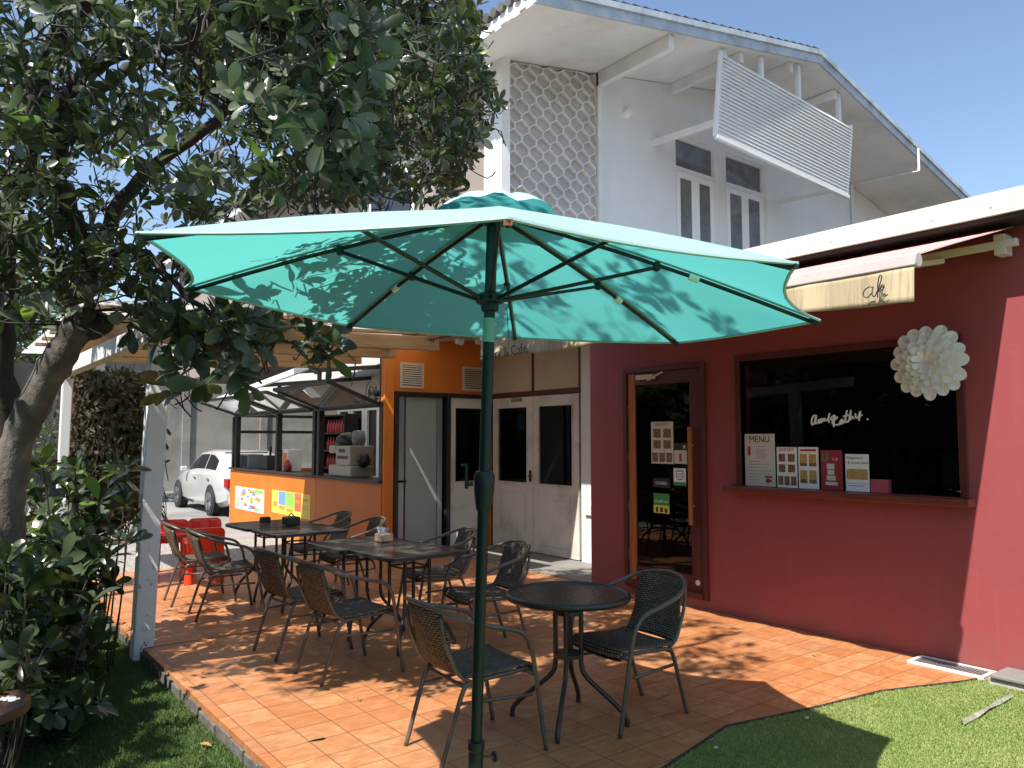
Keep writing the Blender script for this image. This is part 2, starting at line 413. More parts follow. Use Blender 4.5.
# worn concrete riser under the tiles on the lawn side, broken into bits
m = MB(); y = 2.3
while y < 10.2:
    l = rnd.uniform(.12, .32); m.box((1.427 - rnd.uniform(.004, .018), y, -.13), (1.43 - .0015, y + l - .012, -.022 - rnd.uniform(0, .02))); y += l
struct(m.build('patio_kerb', 'soil_concrete', bevel=.004))
m = MB()
for (a, b_) in zip(EDGE[1:-1], EDGE[2:]):
    a, b_ = V((*a, 0)), V((*b_, 0)); n = int((b_ - a).length / .06)
    for k in range(n):
        p = a.lerp(b_, (k + .5) / n); q = p + V((rnd.uniform(-.01, .01), -.016 + rnd.uniform(-.006, .006), 0)); w = rnd.uniform(.006, .022)
        if rnd.random() < .45: continue
        m.box((q.x - w, q.y - .005, -.05), (q.x + w, q.y + .005, rnd.uniform(-.025, -.006)))
struct(m.build('patio_edging', 'kerb_concrete', bevel=.003))
m = MB()
for (a, b_) in zip(EDGE[:-1], EDGE[1:]):
    a, b_ = V((*a, -.03)), V((*b_, -.03)); m.beam(a + V((0, -.006, 0)), b_ + V((0, -.006, 0)), .011, .062)
struct(m.build('edging_strip', 'dark_gap'))
struct(MB().box((1.45, 6.50, .0012), (5.6, 6.512, .0022)).build('floor_joint', 'dark_gap'))
struct(MB().box((WX + .02, 6.32, .0), (6.89, 9.48, .014)).build('porch_floor', 'concrete_slab'))
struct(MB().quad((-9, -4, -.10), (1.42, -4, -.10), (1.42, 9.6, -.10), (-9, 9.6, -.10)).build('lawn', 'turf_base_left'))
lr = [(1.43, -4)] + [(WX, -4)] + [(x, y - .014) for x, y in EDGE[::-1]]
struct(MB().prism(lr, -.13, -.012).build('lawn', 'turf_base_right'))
struct(MB().quad((-30, 10.32, -.115), (30, 10.32, -.115), (30, 60, -.115), (-30, 60, -.115)).build('driveway', 'driveway_concrete'))
stuff(MB().quad((2.2, 10.33, -.108), (5.06, 10.33, -.108), (5.06, 13.4, -.108), (2.2, 13.4, -.108)).build('gravel', 'gravel'))

def inside(poly, x, y):
    c = False; n = len(poly)
    for i in range(n):
        (x1, y1), (x2, y2) = poly[i], poly[i - 1]
        if (y1 > y) != (y2 > y) and x < (x2 - x1) * (y - y1) / (y2 - y1) + x1: c = not c
    return c
def turf(poly, z, n, bb, h0, h1):
    m = MB()
    for _ in range(n):
        x, y = rnd.uniform(bb[0], bb[1]), rnd.uniform(bb[2], bb[3])
        if not inside(poly, x, y): continue
        a = rnd.uniform(0, 2 * PI); h = rnd.uniform(h0, h1); w = rnd.uniform(.0014, .0026); le = rnd.uniform(.2, 1.0) * h; b_ = a + rnd.uniform(-1, 1)
        dx, dy = math.cos(a) * w, math.sin(a) * w; lx, ly = -math.sin(b_) * le, math.cos(b_) * le
        i = m.pts([(x - dx, y - dy, z), (x + dx, y + dy, z), (x + dx * .7 + lx * .5, y + dy * .7 + ly * .5, z + h * .7), (x + lx, y + ly, z + h), (x - dx * .7 + lx * .5, y - dy * .7 + ly * .5, z + h * .7)])
        m.face(i)
    return m
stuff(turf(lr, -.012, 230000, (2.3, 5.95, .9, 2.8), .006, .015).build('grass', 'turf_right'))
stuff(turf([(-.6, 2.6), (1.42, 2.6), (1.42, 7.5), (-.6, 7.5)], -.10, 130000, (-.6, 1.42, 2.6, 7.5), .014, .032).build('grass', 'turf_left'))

# ------------------------------------------------------------------ red shop building
shop = thing('shop_building', 'low dark red shop with picture window, glazed door and white roof edge', 'building', (WX, 4, 0))
wy0, wy1, wz0, wz1 = 2.45, 4.30, 1.18, 2.31       # window opening
dy0, dy1, dz0, dz1 = 4.74, 5.72, .15, 2.29        # door opening
T = .14; m = MB(); e = WX + T; HZ = 3.14; YN = 1.2
m.box((WX, YN, -.14), (e, wy0, HZ)).box((WX, wy0, -.14), (e, wy1, wz0)).box((WX, wy0, wz1), (e, wy1, HZ)).box((WX, wy1, -.14), (e, dy0, HZ))
m.box((WX, dy0, -.14), (e, dy1, dz0)).box((WX, dy0, dz1), (e, dy1, HZ)).box((WX, dy1, -.14), (e, 6.29, HZ))
m.box((e, 6.15, -.14), (9.8, 6.29, HZ)).box((e, YN, -.14), (9.8, YN + .14, HZ))
m.build('wall', 'red_plaster', shop)
m = MB(); m.box((9.8, YN, -.14), (9.94, 6.29, HZ)); m.box((e, YN + .15, -.1), (9.79, 6.14, -.02)); m.box((e, YN + .15, 2.7), (9.79, 6.14, 2.74)); m.build('interior', 'interior_dark', shop)
m = MB(); m.box((5.645, 1.83, 3.19), (9.95, 9.5, 3.222)); m.build('roof', 'grey_metal', shop)
m = MB(); m.box((5.61, 1.80, 3.09), (5.638, 9.45, 3.225)); m.box((5.61, 1.80, 3.225), (5.80, 9.45, 3.245)); m.box((5.64, 1.80, 3.1), (9.95, 1.828, 3.25))
for k in range(14): m.box((5.604, 2.05 + k * .38, 3.145), (5.609, 2.062 + k * .38, 3.157))
m.build('fascia', 'cream_metal', shop)
m = MB(); m.box((5.645, 1.84, 3.06), (5.925, 9.4, 3.10)); m.box((5.645, 1.84, 3.10), (5.68, 9.4, 3.18)); m.build('soffit', 'brown_frame', shop)
# window
wn = MB()
fw = .055
wn.box((5.915, wy0 - fw, wz0), (6.0, wy0, wz1 + fw)).box((5.915, wy1, wz0), (6.0, wy1 + fw, wz1 + fw)).box((5.915, wy0, wz1), (6.0, wy1, wz1 + fw))
wn = wn.build('window', 'red_wood', shop, bevel=.005)
MB().box((5.965, wy0 + .001, wz0 + .001), (5.971, wy1 - .001, wz1 - .001)).build('pane', 'shop_glass', wn)
MB().box((5.80, wy0 - .10, wz0 - .055), (5.928, wy1 + .13, wz0 - .002)).build('sill', 'sill_wood', wn, bevel=.006)
# door
dr = MB(); k = .05
dr.box((5.905, dy0 - k, .09), (6.03, dy0, dz1 + k)).box((5.905, dy1, .09), (6.03, dy1 + k, dz1 + k)).box((5.905, dy0, dz1), (6.03, dy1, dz1 + k)).box((5.89, dy0, .09), (6.06, dy1, dz0 - .003))
dr = dr.build('door', 'red_wood', shop, bevel=.004)
s_ = MB(); s_.box((5.93, dy1 - .10, dz0 + .003), (5.972, dy1 - .004, dz1 - .004)); s_.build('hinge_stile', 'stile_wood', dr, bevel=.003)
s_ = MB(); s_.box((5.93, dy0 + .004, dz0 + .003), (5.972, dy0 + .15, dz1 - .004)); s_.box((5.93, dy0 + .15, dz1 - .13), (5.972, dy1 - .10, dz1 - .004)); s_.box((5.93, dy0 + .15, dz0 + .003), (5.972, dy1 - .10, dz0 + .15)); s_.build('leaf_frame', 'red_wood', dr)
MB().box((5.948, dy0 + .148, dz0 + .148), (5.954, dy1 - .098, dz1 - .128)).build('door_pane', 'door_glass', dr)
h = MB(); h.beam((5.88, dy0 + .115, .78), (5.88, dy0 + .115, 1.72), .028, .035); h.box((5.88, dy0 + .105, .95), (5.93, dy0 + .125, .97)); h.box((5.88, dy0 + .105, 1.53), (5.93, dy0 + .125, 1.55)); h.build('handle', 'stile_wood', dr, bevel=.004)
h = MB(); h.box((5.885, 5.32, 2.215), (5.928, 5.56, 2.262)); h.beam((5.89, 5.40, 2.20), (5.875, 5.18, 2.275), .02, .012); h.build('door_closer', 'cream_metal', dr, bevel=.004)
h = MB()
for z in (.35, .85, 1.35, 1.85): h.box((5.924, dy1 - .003, z), (5.934, dy1 + .012, z + .1))
h.build('hinge', 'grey_metal', dr)
h = MB(); h.lathe([(.0, -.004), (.026, -.004), (.026, .006), (0, .008)], (5.925, dy0 + .08, .24), 14, 'X'); h.build('floor_bolt', 'cream_metal', dr)

# things inside the shop
ct = thing('shop_counter', 'dark serving counter standing inside the shop behind the window', 'counter', (7.5, 3.3, 0))
MB().box((7.3, 1.9, -.02), (7.9, 4.2, 1.02)).build('counter_base', 'interior_mid', ct); MB().box((7.24, 1.85, 1.022), (7.95, 4.25, 1.07)).build('countertop', 'interior_cream', ct)
mo = thing('monitor', 'grey flat screen standing on the counter inside the shop', 'monitor', (7.4, 3.0, 1.07))
MB().box((7.4, 2.75, 1.17), (7.43, 3.22, 1.47)).build('screen', 'monitor_grey', mo, bevel=.008)
st = MB(); st.box((7.39, 2.95, 1.16), (7.42, 3.02, 1.2)); st.box((7.43, 2.95, 1.08), (7.45, 3.02, 1.3)); st.box((7.36, 2.86, 1.073), (7.52, 3.1, 1.085)); st.build('stand', 'machine_black', mo)

# posters inside the window (X just behind the pane)
PXX = 5.956
def rect(x0, y0, x1, y1, X):
    a, b_ = at(x0, y0, X=X), at(x1, y1, X=X); return (max(a.y, b_.y), min(a.y, b_.y), max(a.z, b_.z), min(a.z, b_.z))
def card(name, label, px, X, mat, parts, cat='poster', thick=.004, zb=None, group=None, sgn=-1):
    """a flat card in a plane facing the patio; parts: (name, material, rects) with rects in 0..1 (left, top, right, bottom)"""
    yl, yr, zt, zb_ = rect(*px, X=X)
    if zb is not None: zb_ = zb
    t_ = thing(name, label, cat, (X, (yl + yr) / 2, zb_), group)
    MB().box((X, yr, zb_), (X + thick, yl, zt)).build('sheet', mat, t_)
    def P(u, v, d): return V((X - d, yl + (yr - yl) * u, zt + (zb_ - zt) * v))
    for k_, (nm, mt, rs) in enumerate(parts):
        m_ = MB()
        for r in rs:
            if isinstance(r[0], str): text_mb(m_, r[0], r[3] * (zt - zb_), P(r[1], r[2], .0022), (0, -1, 0), (0, 0, 1))
            else: m_.quad(P(r[0], r[1], .0012 + .0002 * k_), P(r[0], r[3], .0012 + .0002 * k_), P(r[2], r[3], .0012 + .0002 * k_), P(r[2], r[1], .0012 + .0002 * k_))
        m_.build(nm, mt, t_)
    return t_
ZS = wz0 + .004
def lines(x0, x1, ys, h=.012): return [(x0, y, x1 - rnd.uniform(0, .15), y + h) for y in ys]
card('menu_poster', 'cream menu sheet headed MENU standing in the shop window corner', (744.5, 434, 775.5, 480), PXX, 'paper_cream', [
    ('heading', 'ink_black', [('MENU', .5, .16, .17)]), ('print', 'ink_grey', lines(.38, .75, [.24, .30, .34, .38, .42, .46]) + lines(.12, .62, [.52]) + lines(.12, .9, [.58, .64, .70, .76]) + lines(.12, .6, [.82, .88])),
    ('drawing', 'ink_red', [(.1, .24, .2, .42), (.66, .80, .9, .84), (.68, .86, .88, .92), (.74, .84, .78, .95)])], zb=ZS)
card('bakery_poster', 'white poster headed BAKERY with brown pastries, beside the menu sheet', (776.5, 447, 797.5, 482), PXX, 'paper_white', [
    ('heading', 'ink_red', [('BAKERY', .5, .10, .12)]), ('picture', 'food_brown', [(.1, .17, .42, .36), (.56, .17, .9, .36), (.1, .43, .42, .62), (.56, .43, .9, .62), (.05, .72, .31, .94), (.37, .72, .63, .94), (.69, .72, .95, .94)])], zb=ZS)
card('bakery_poster', 'white poster of four golden cakes in boxes under a red heading', (798, 447, 819, 484), PXX, 'paper_white', [
    ('heading', 'ink_red', [(.1, .05, .9, .10)]), ('picture', 'food_gold', [(.08, .17, .44, .44), (.54, .17, .9, .44), (.08, .56, .44, .84), (.54, .56, .9, .84)]), ('tray', 'food_brown', [(.08, .38, .44, .46), (.54, .38, .9, .46), (.08, .78, .44, .87), (.54, .78, .9, .87)])], zb=ZS)
card('cake_poster', 'dark red poster showing a tall tiered white cake', (820.5, 450, 843, 486), PXX, 'cake_red', [
    ('cake', 'paper_cream', [(.28, .34, .64, .48), (.3, .5, .62, .62), (.26, .64, .68, .76), (.2, .80, .76, .88)]), ('background', 'food_brown', [(.02, .03, .4, .3)]), ('lettering', 'paper_white', [('s p', .68, .25, .12)])], zb=ZS)
card('cake_poster', 'pale poster with one wide photo of fruit cakes, next to the tiered cake poster', (845, 454, 869.5, 487), PXX, 'paper_white', [
    ('heading', 'ink_black', [('Happiness', .42, .13, .11), ('& Sweet cakes', .55, .26, .10)]), ('picture', 'food_gold', [(.05, .40, .95, .68)]), ('print', 'ink_grey', [(.05, .78, .95, .79), (.1, .84, .8, .86)])], zb=ZS)
card('pink_card', 'plain pink card leaning low in the shop window', (870.5, 479, 891, 489), PXX, 'pink_card', [('edge', 'cake_red', [(.88, .0, 1, 1)])], cat='card', zb=ZS)

# script sign on the pane
sg = thing('window_lettering', 'white handwritten AmyKathy lettering on the dark shop window', 'lettering', at(840, 418, X=5.96))
def Zt(p): return at(800 + p[0] / 12.8, 380 + p[1] / 12.8, X=5.9605)
STR = [[(205, 455), (172, 460), (150, 515), (155, 572), (190, 540), (207, 452), (198, 550), (228, 548)], [(228, 550), (243, 505), (248, 552), (268, 497), (272, 545), (292, 492), (300, 522), (312, 518)],
       [(312, 488), (326, 518), (356, 500), (378, 425)], [(378, 425), (366, 500), (372, 546)], [(405, 478), (440, 452), (446, 488), (404, 512), (398, 480)], [(434, 470), (432, 602)], [(482, 472), (412, 545), (455, 572), (500, 572)],
       [(500, 570), (518, 522), (546, 508), (544, 552), (518, 560), (545, 530), (575, 545)], [(602, 388), (586, 470), (584, 532), (622, 530)], [(555, 466), (625, 448)], [(622, 530), (652, 385), (640, 512), (664, 468), (690, 496)],
       [(708, 428), (716, 482), (746, 470), (772, 398), (752, 522)], [(742, 482), (796, 444)], [(863, 492), (866, 512)]]
m = MB(); dot = MB()
for s_ in STR: (dot if s_ is STR[-1] else m).tube(spline([Zt(p) for p in s_], 4) if len(s_) > 2 else [Zt(p) for p in s_], .0075, 6)
m.build('script', 'paper_white', sg); dot.build('full_stop', 'paper_white', sg)

# stickers on the door pane
DXX = 5.938
card('bakery_poster', 'tall white BAKERY poster with dark pastries taped to the glass door', (651, 422, 673.5, 464), DXX, 'paper_cream', [
    ('heading', 'ink_red', [('BAKERY', .5, .10, .11)]), ('picture', 'food_brown', [(.1, .17, .44, .38), (.56, .17, .9, .38), (.1, .44, .44, .64), (.56, .44, .9, .64), (.05, .74, .31, .96), (.37, .74, .63, .96), (.69, .74, .95, .96)])])
card('hours_sticker', 'small dark sticker with a pale cup on the glass door', (674, 443, 687, 464), DXX, 'paper_cream', [('top', 'ink_black', [(0, 0, 1, .35)]), ('dot', 'sticker_yellow', [(.72, .1, .92, .26)]), ('cup', 'ink_red', [(.4, .5, .6, .9)])], cat='sticker', thick=.003)
card('award_sticker', 'white rounded sticker with a green foot on the glass door', (673.5, 468, 686, 486), DXX, 'paper_white', [('emblem', 'ink_grey', [(.2, .12, .8, .2), (.2, .2, .28, .6), (.72, .2, .8, .6), (.3, .6, .7, .68), (.34, .32, .66, .38), (.34, .46, .66, .52)]), ('foot', 'sticker_green', [(0, .8, 1, 1)])], cat='sticker', thick=.003)
card('closed_sign', 'small black CLOSED sign hanging on the glass door', (653, 478, 670, 488), DXX, 'ink_black', [('lettering', 'paper_white', [('CLOSED', .5, .68, .46)])], cat='sign')
card('delivery_sticker', 'green and yellow delivery sticker below the closed sign on the door', (653.5, 493, 669.5, 514), DXX, 'sticker_green', [('lettering', 'paper_white', [('GrabFood', .5, .46, .22)]), ('foot', 'sticker_yellow', [(0, .6, 1, 1)]), ('print', 'ink_black', [(.15, .7, .3, .95), (.42, .7, .6, .95), (.7, .74, .88, .95)])], cat='sticker', thick=.003)

# paper flower
fc = at(930, 363, X=5.80)
fl = thing('paper_flower', 'big white layered paper flower hanging on the red wall by the window', 'decoration', fc)
def petal(m, c, ang, L, W, lift, tilt):
    ux = V((0, -math.cos(ang), math.sin(ang))); uy = V((0, math.sin(ang), math.cos(ang))); nz = V((-1, 0, 0))
    rows = []
    for t_, w in ((.05, .12), (.3, .5), (.55, .86), (.75, 1), (.9, .8), (.97, .5), (1, .12)):
        mid = c + ux * L * t_ + nz * (lift + tilt * L * t_ * t_); hw = W / 2 * w
        rows.append(m.pts([mid + uy * hw + nz * .30 * hw, mid, mid - uy * hw + nz * .10 * hw]))
    for a, b_ in zip(rows, rows[1:]):
        m.face((a[0], a[1], b_[1], b_[0])); m.face((a[1], a[2], b_[2], b_[1]))
for n, L, W, lift, tilt, ph in ((16, .275, .106, .012, .03, 0), (14, .222, .098, .03, .08, .2), (12, .172, .088, .048, .16, .1), (10, .125, .07, .062, .3, .3), (7, .08, .05, .075, .5, 0)):
    m = MB()
    for k in range(n): petal(m, fc, ph + 2 * PI * k / n + rnd.uniform(-.05, .05), L * rnd.uniform(.95, 1.04), W, lift + rnd.uniform(0, .012), tilt)
    o = m.build('petal_ring', 'paper_white', fl); sm = o.modifiers.new('s', 'SOLIDIFY'); sm.thickness = .0015
MB().box((fc.x - .0, fc.y - .03, fc.z - .03), (WX, fc.y + .03, fc.z + .03)).build('backing', 'paper_white', fl)

# awning
AX = 4.42; AY0, AY1 = 2.0, 6.24
aw = thing('awning', 'retractable red and cream striped awning with stained canvas valance over the shop front', 'awning', (WX, 4.5, 2.9))
m = MB(); N = 24
prev = None
for i in range(N + 1):
    y = AY0 + .015 + (AY1 - AY0 - .03) * i / N
    row = m.pts([(5.86, y, 3.045), (5.4, y, 2.915), (4.9, y, 2.775), (AX + .035, y, 2.645)])
    if prev:
        for k in range(3): m.face((prev[k], prev[k + 1], row[k + 1], row[k]))
    prev = row
o = m.build('canopy', 'awning_stripe', aw); o.modifiers.new('s', 'SOLIDIFY').thickness = .003
m = MB(); m.lathe([(.045, AY0), (.045, AY1)], (AX + .01, 0, 2.612), 12, 'Y'); m.box((AX - .04, AY0 + .003, 2.575), (AX + .012, AY1 - .003, 2.645)); m.build('front_bar', 'awning_bar', aw, bevel=.006)
m = MB(); prev = None; N = 160
for i in range(N + 1):
    y = AY0 + .01 + (AY1 - AY0 - .02) * i / N; row = []
    for k in range(7):
        u = k / 6; wv = .02 * u * math.sin(y * 9 + 1.5 * math.sin(y * 2.3)) + .01 * u * math.sin(y * 23)
        row.append((AX - .028 - .01 * u + wv, y, 2.578 - u * (.200 + .012 * math.sin(y * 4))))
    row = m.pts(row)
    if prev:
        for k in range(6): m.face((prev[k], prev[k + 1], row[k + 1], row[k]))
    prev = row
val = m.build('valance', 'valance_canvas', aw, smooth=True); val.modifiers.new('s', 'SOLIDIFY').thickness = .002
m = MB(); XV = AX - .078
c = at(876, 291, X=XV)
def sp(P, s=1): return spline([V((XV, c.y - a * s, c.z + b_ * s)) for a, b_ in P], 4)
for P in ([(-.020, .022), (-.04, .03), (-.07, .012), (-.075, -.018), (-.05, -.03), (-.026, -.008)], [(-.016, .03), (-.024, -.012), (-.016, -.03), (-.006, -.028)], [(-.006, -.028), (.018, .02), (.036, .075), (.026, .088), (.014, .05), (.008, -.04)], [(.01, -.012), (.036, .03), (.048, .018), (.034, .0), (.016, -.004), (.03, -.012), (.048, -.038), (.068, -.03)]): m.tube(sp(P, 1.0), .0034, 6)
text_mb(m, 'Bakery & Cafe', .13, at(503, 357, X=XV - .02), (0, -1, .03), (0, .35, 1))
m.build('lettering', 'ink_black', val)
m = MB(); m.beam((5.82, 1.98, 2.93), (5.82, 6.9, 2.93), .05, .05)
for y in (2.05, 3.1, 4.6, 6.2): m.box((5.80, y, 2.86), (5.925, y + .07, 3.0))
m.build('torsion_bar', 'cream_metal', aw, bevel=.004)
for y0, y1, dy in ((2.45, 3.05, 1), (5.9, 5.3, -1)):
    m = MB(); el = V((5.1, y0 + .62 * dy, 2.76)); m.beam((5.80, y0, 2.88), el, .05, .035); m.beam(el + V((0, 0, .002)), (AX + .04, y0 + .1 * dy, 2.60), .045, .03); m.lathe([(.035, -.03), (.035, .03)], el, 10); m.build('folding_arm', 'cream_metal', aw, bevel=.004)

# drain and kerb at the foot of the wall
gr = thing('drain_grate', 'grey drain grate in a white frame at the foot of the red wall', 'drain', (5.83, 2.5, 0))
m = MB(); m.box((5.70, 2.26, -.02), (5.915, 2.285, .018)).box((5.70, 2.74, -.02), (5.915, 2.765, .018)).box((5.70, 2.285, -.02), (5.72, 2.74, .018)).box((5.895, 2.285, -.02), (5.915, 2.74, .018)); m.build('grate_frame', 'cream_metal', gr, bevel=.003)
m = MB()
for k in range(22): m.box((5.722, 2.288 + k * .0206, .001), (5.893, 2.300 + k * .0206, .012))
m.build('grating', 'grey_metal', gr)
kb = thing('wall_kerb', 'pale concrete ledge along the foot of the red wall at the lawn', 'kerb', (5.8, 1.7, 0))
MB().box((5.66, .6, -.12), (5.925, 2.22, .035)).build('ledge', 'kerb_concrete', kb, bevel=.01); MB().box((5.64, .58, .037), (5.925, 2.20, .06)).build('capping', 'concrete_slab', kb, bevel=.006)

# ------------------------------------------------------------------ porch doors, orange wall
PX = 6.9
pw = thing('porch_partition', 'beige panelled partition with two white glazed doors behind the porch', 'partition', (PX, 8.5, 0))
m = MB(); m.box((PX, 6.3, -.02), (PX + .12, 7.5, 3.15)); m.build('pillar', 'white_paint', pw)
m = MB(); m.box((PX + .012, 7.5, 2.29), (PX + .05, 9.5, 3.15)); m.build('transom_panel', 'beige_panel', pw)
m = MB(); m.box((PX - .01, 7.5, 2.22), (PX + .06, 9.5, 2.285))
for y in (7.5, 8.49): m.box((PX - .006, y, 2.286), (PX + .055, y + .04, 3.15))
m.build('frame', 'maroon_trim', pw)
def glazed_door(a, b_, axis, fixed, glass_z=(.98, 2.06), parent=None, zt=2.21, glass_m=.13, z0=.02, handle=None):
    """a white door leaf between a and b_ along an axis"""
    def bx(m_, u0, u1, z0_, z1_, d0, d1):
        if axis == 'Y': m_.box((fixed + d0, u0, z0_), (fixed + d1, u1, z1_))
        else: m_.box((u0, fixed + d0, z0_), (u1, fixed + d1, z1_))
    m_ = MB(); bx(m_, a, a + glass_m, z0, zt, 0, .045); bx(m_, b_ - glass_m, b_, z0, zt, 0, .045); bx(m_, a + glass_m, b_ - glass_m, glass_z[1], zt, 0, .045); bx(m_, a + glass_m, b_ - glass_m, z0, glass_z[0], .001, .044)
    d = m_.build('door', 'door_white', parent, bevel=.004)
    m_ = MB(); bx(m_, a + glass_m + .05, b_ - glass_m - .05, z0 + .12, glass_z[0] - .14, -.008, .0); m_.build('lower_panel', 'door_white', d, bevel=.006)
    m_ = MB(); bx(m_, a + glass_m + .001, b_ - glass_m - .001, glass_z[0] + .001, glass_z[1] - .001, .018, .024); m_.build('door_pane', 'door_glass', d)
    m_ = MB(); g = glass_m; t_ = .018
    bx(m_, a + g - t_, a + g, glass_z[0] - t_, glass_z[1] + t_, -.01, -.001); bx(m_, b_ - g, b_ - g + t_, glass_z[0] - t_, glass_z[1] + t_, -.01, -.001); bx(m_, a + g, b_ - g, glass_z[1], glass_z[1] + t_, -.01, -.001); bx(m_, a + g, b_ - g, glass_z[0] - t_, glass_z[0], -.01, -.001)
    m_.build('glazing_bead', 'door_white', d)
    if handle is not None:
        m_ = MB(); bx(m_, handle, handle + .03, 1.0, 1.16, -.022, -.002); bx(m_, handle - .05, handle + .03, 1.07, 1.09, -.05, -.03); m_.build('handle', 'black_metal', d)
    return d
glazed_door(7.545, 8.5, 'Y', PX, parent=pw); glazed_door(8.51, 9.47, 'Y', PX, parent=pw, handle=8.54)
MB().box((PX - .03, 8.75, 2.15), (PX - .002, 8.98, 2.2)).build('door_closer', 'grey_metal', pw, bevel=.004)
rm = MB(); rm.box((9.2, 6.4, -.1), (9.3, 13, 3.1)); rm.box((PX + .13, 12.9, -.1), (9.2, 13, 3.1)); rm.box((PX + .13, 6.42, -.1), (9.2, 12.9, -.06)); rm.box((PX + .13, 6.42, 2.95), (9.2, 12.9, 2.99)); rm.build('back_room', 'interior_dark', pw)
tag(MB().box((PX - .03, 7.30, .62), (PX - .001, 7.41, .76)).build('switch_box', 'white_paint', bevel=.005, loc=(PX, 7.36, .69)), 'small white switch box low on the porch pillar', 'switch box')

OY = 9.5
ow = thing('orange_wall', 'burnt orange wall with black framed doorway and two louvred vents', 'wall', (5.9, OY, 0))
m = MB(); m.box((5.07, OY, -.14), (5.22, OY + .12, 3.12)); m.box((5.22, OY, 2.27), (PX + .1, OY + .12, 3.12)); m.box((6.86, OY, -.14), (PX, OY + .12, 2.27)); m.build('plaster', 'orange_paint_shaded', ow)
m = MB(); m.box((5.055, OY - .03, -.10), (5.20, OY - .002, 3.12)); m.build('corner_trim', 'orange_paint', ow, bevel=.004)
m = MB(); m.box((5.225, OY - .02, 0), (5.29, OY + .14, 2.21)); m.box((6.08, OY - .02, 0), (6.15, OY + .14, 2.21)); m.box((5.225, OY - .021, 2.212), (6.85, OY + .14, 2.268)); m.build('door_frame', 'black_frame', ow)
MB().box((5.32, OY + .03, .03), (5.40, OY + .08, 2.2)).build('door_edge', 'grey_metal', ow); MB().box((5.95, OY + .03, .03), (6.03, OY + .08, 2.2)).build('door_edge', 'grey_metal', ow)
m = MB(); m.box((5.44, OY + .05, .03), (5.945, OY + .09, 2.2)); m.build('sliding_door', 'fridge_panel', ow)
m = MB(); m.box((5.29, OY + .10, 0), (6.08, OY + .13, 2.21)); m.build('door_backing', 'dark_gap', ow)
glazed_door(6.16, 6.85, 'X', OY + .02, parent=ow, glass_m=.09)
m = MB(); m.box((6.15, 9.9, -.1), (6.88, 9.94, 2.9)); m.build('recess', 'interior_dark', ow)
for x0, x1 in ((5.30, 5.69), (6.36, 6.74)):
    f = MB(); z0, z1 = 2.32, 2.68
    f.box((x0, OY - .018, z0), (x1, OY - .001, z0 + .035)).box((x0, OY - .018, z1 - .035), (x1, OY - .001, z1)).box((x0, OY - .018, z0 + .035), (x0 + .035, OY - .001, z1 - .035)).box((x1 - .035, OY - .018, z0 + .035), (x1, OY - .001, z1 - .035))
    f = f.build('vent', 'beige_panel', ow)
    m = MB(); m.box((x0 + .035, OY - .004, z0 + .035), (x1 - .035, OY - .001, z1 - .035)); m.build('vent_backing', 'dark_gap', f)
    m = MB()
    for k in range(9):
        z = z0 + .05 + k * .031; m.quad((x0 + .035, OY - .016, z), (x1 - .035, OY - .016, z), (x1 - .035, OY - .006, z + .02), (x0 + .035, OY - .006, z + .02))
    m.build('vent_slats', 'beige_panel', f)
lamp = thing('floodlight', 'pair of small white floodlights high on the orange wall', 'lamp', at(466, 342, Y=9.3))
for px in (459, 479):
    c = at(px, 341, Y=9.3); m = MB(); m.lathe([(.02, -.07), (.05, -.05), (.062, .05), (.05, .06)], c, 12, 'X'); m.beam(c + V((0, 0, .02)), (c.x, OY - .002, c.z + .06), .02, .02); m.build('lamp_head', 'lens_white', lamp, smooth='auto')

# ------------------------------------------------------------------ kiosk
KX = 5.05
ki = thing('kiosk', 'orange counter kiosk with brown window frames and raised glass flaps', 'kiosk', (KX, 12.5, -.12))
m = MB(); m.box((KX, 9.53, -.14), (KX + .12, 11.72, .99)); m.build('counter_wall', 'orange_paint_shaded', ki)  # stretch in shadow: its shade is in the paint colour
m = MB(); m.box((KX - .003, 11.722, -.14), (KX + .12, 16.0, .98)); m.box((KX + .122, 15.88, -.14), (7.0, 16.0, .98)); m.build('front_panel', 'orange_paint', ki)  # sunlit stretch past the shadow edge, in the brighter orange copy
m = MB(); m.box((KX - .04, 9.53, .992), (KX + .40, 16.02, 1.03)); m.build('counter_top', 'brown_frame', ki, bevel=.004)
m = MB(); W = .09
for y in (9.54, 11.66, 11.84, 13.47, 15.72): m.box((KX + .01, y, 1.032), (KX + .01 + W, y + W, 2.05))
m.box((KX + .005, 9.54, 2.051), (KX + .105, 15.9, 2.11))
m.box((KX + .12, 15.9, 2.051), (7.0, 15.99, 2.11)); m.box((KX + .12, 15.91, 1.72), (7.0, 15.98, 1.78)); m.box((6.88, 15.9, 1.0), (6.97, 15.99, 2.05)); m.box((KX + .01, 15.9, 1.032), (KX + .1, 15.99, 2.05))
m.build('window_frame', 'brown_frame', ki)
for y0, y1, xo, zo in ((9.62, 11.62, 4.30, 2.36), (11.95, 13.42, 4.30, 2.34), (13.60, 15.68, 4.30, 2.33)):
    a, b_ = V((KX - .01, y0, 2.09)), V((KX - .01, y1, 2.09)); c_, d_ = V((xo, y1, zo)), V((xo, y0, zo))
    m = MB(); 
    for p, q in ((a, b_), (b_, c_), (c_, d_), (d_, a)): m.beam(p, q, .05, .05)
    f = m.build('flap', 'black_frame', ki)
    n = V((0, 0, .008)); m = MB(); i = m.pts([a, b_, c_, d_]); j = m.pts([p + n for p in (a, b_, c_, d_)]); m.face(i[::-1]); m.face(j)
    for k in range(4): m.face((i[k], i[(k + 1) % 4], j[(k + 1) % 4], j[k]))
    m.build('flap_pane', 'flap_glass', f)
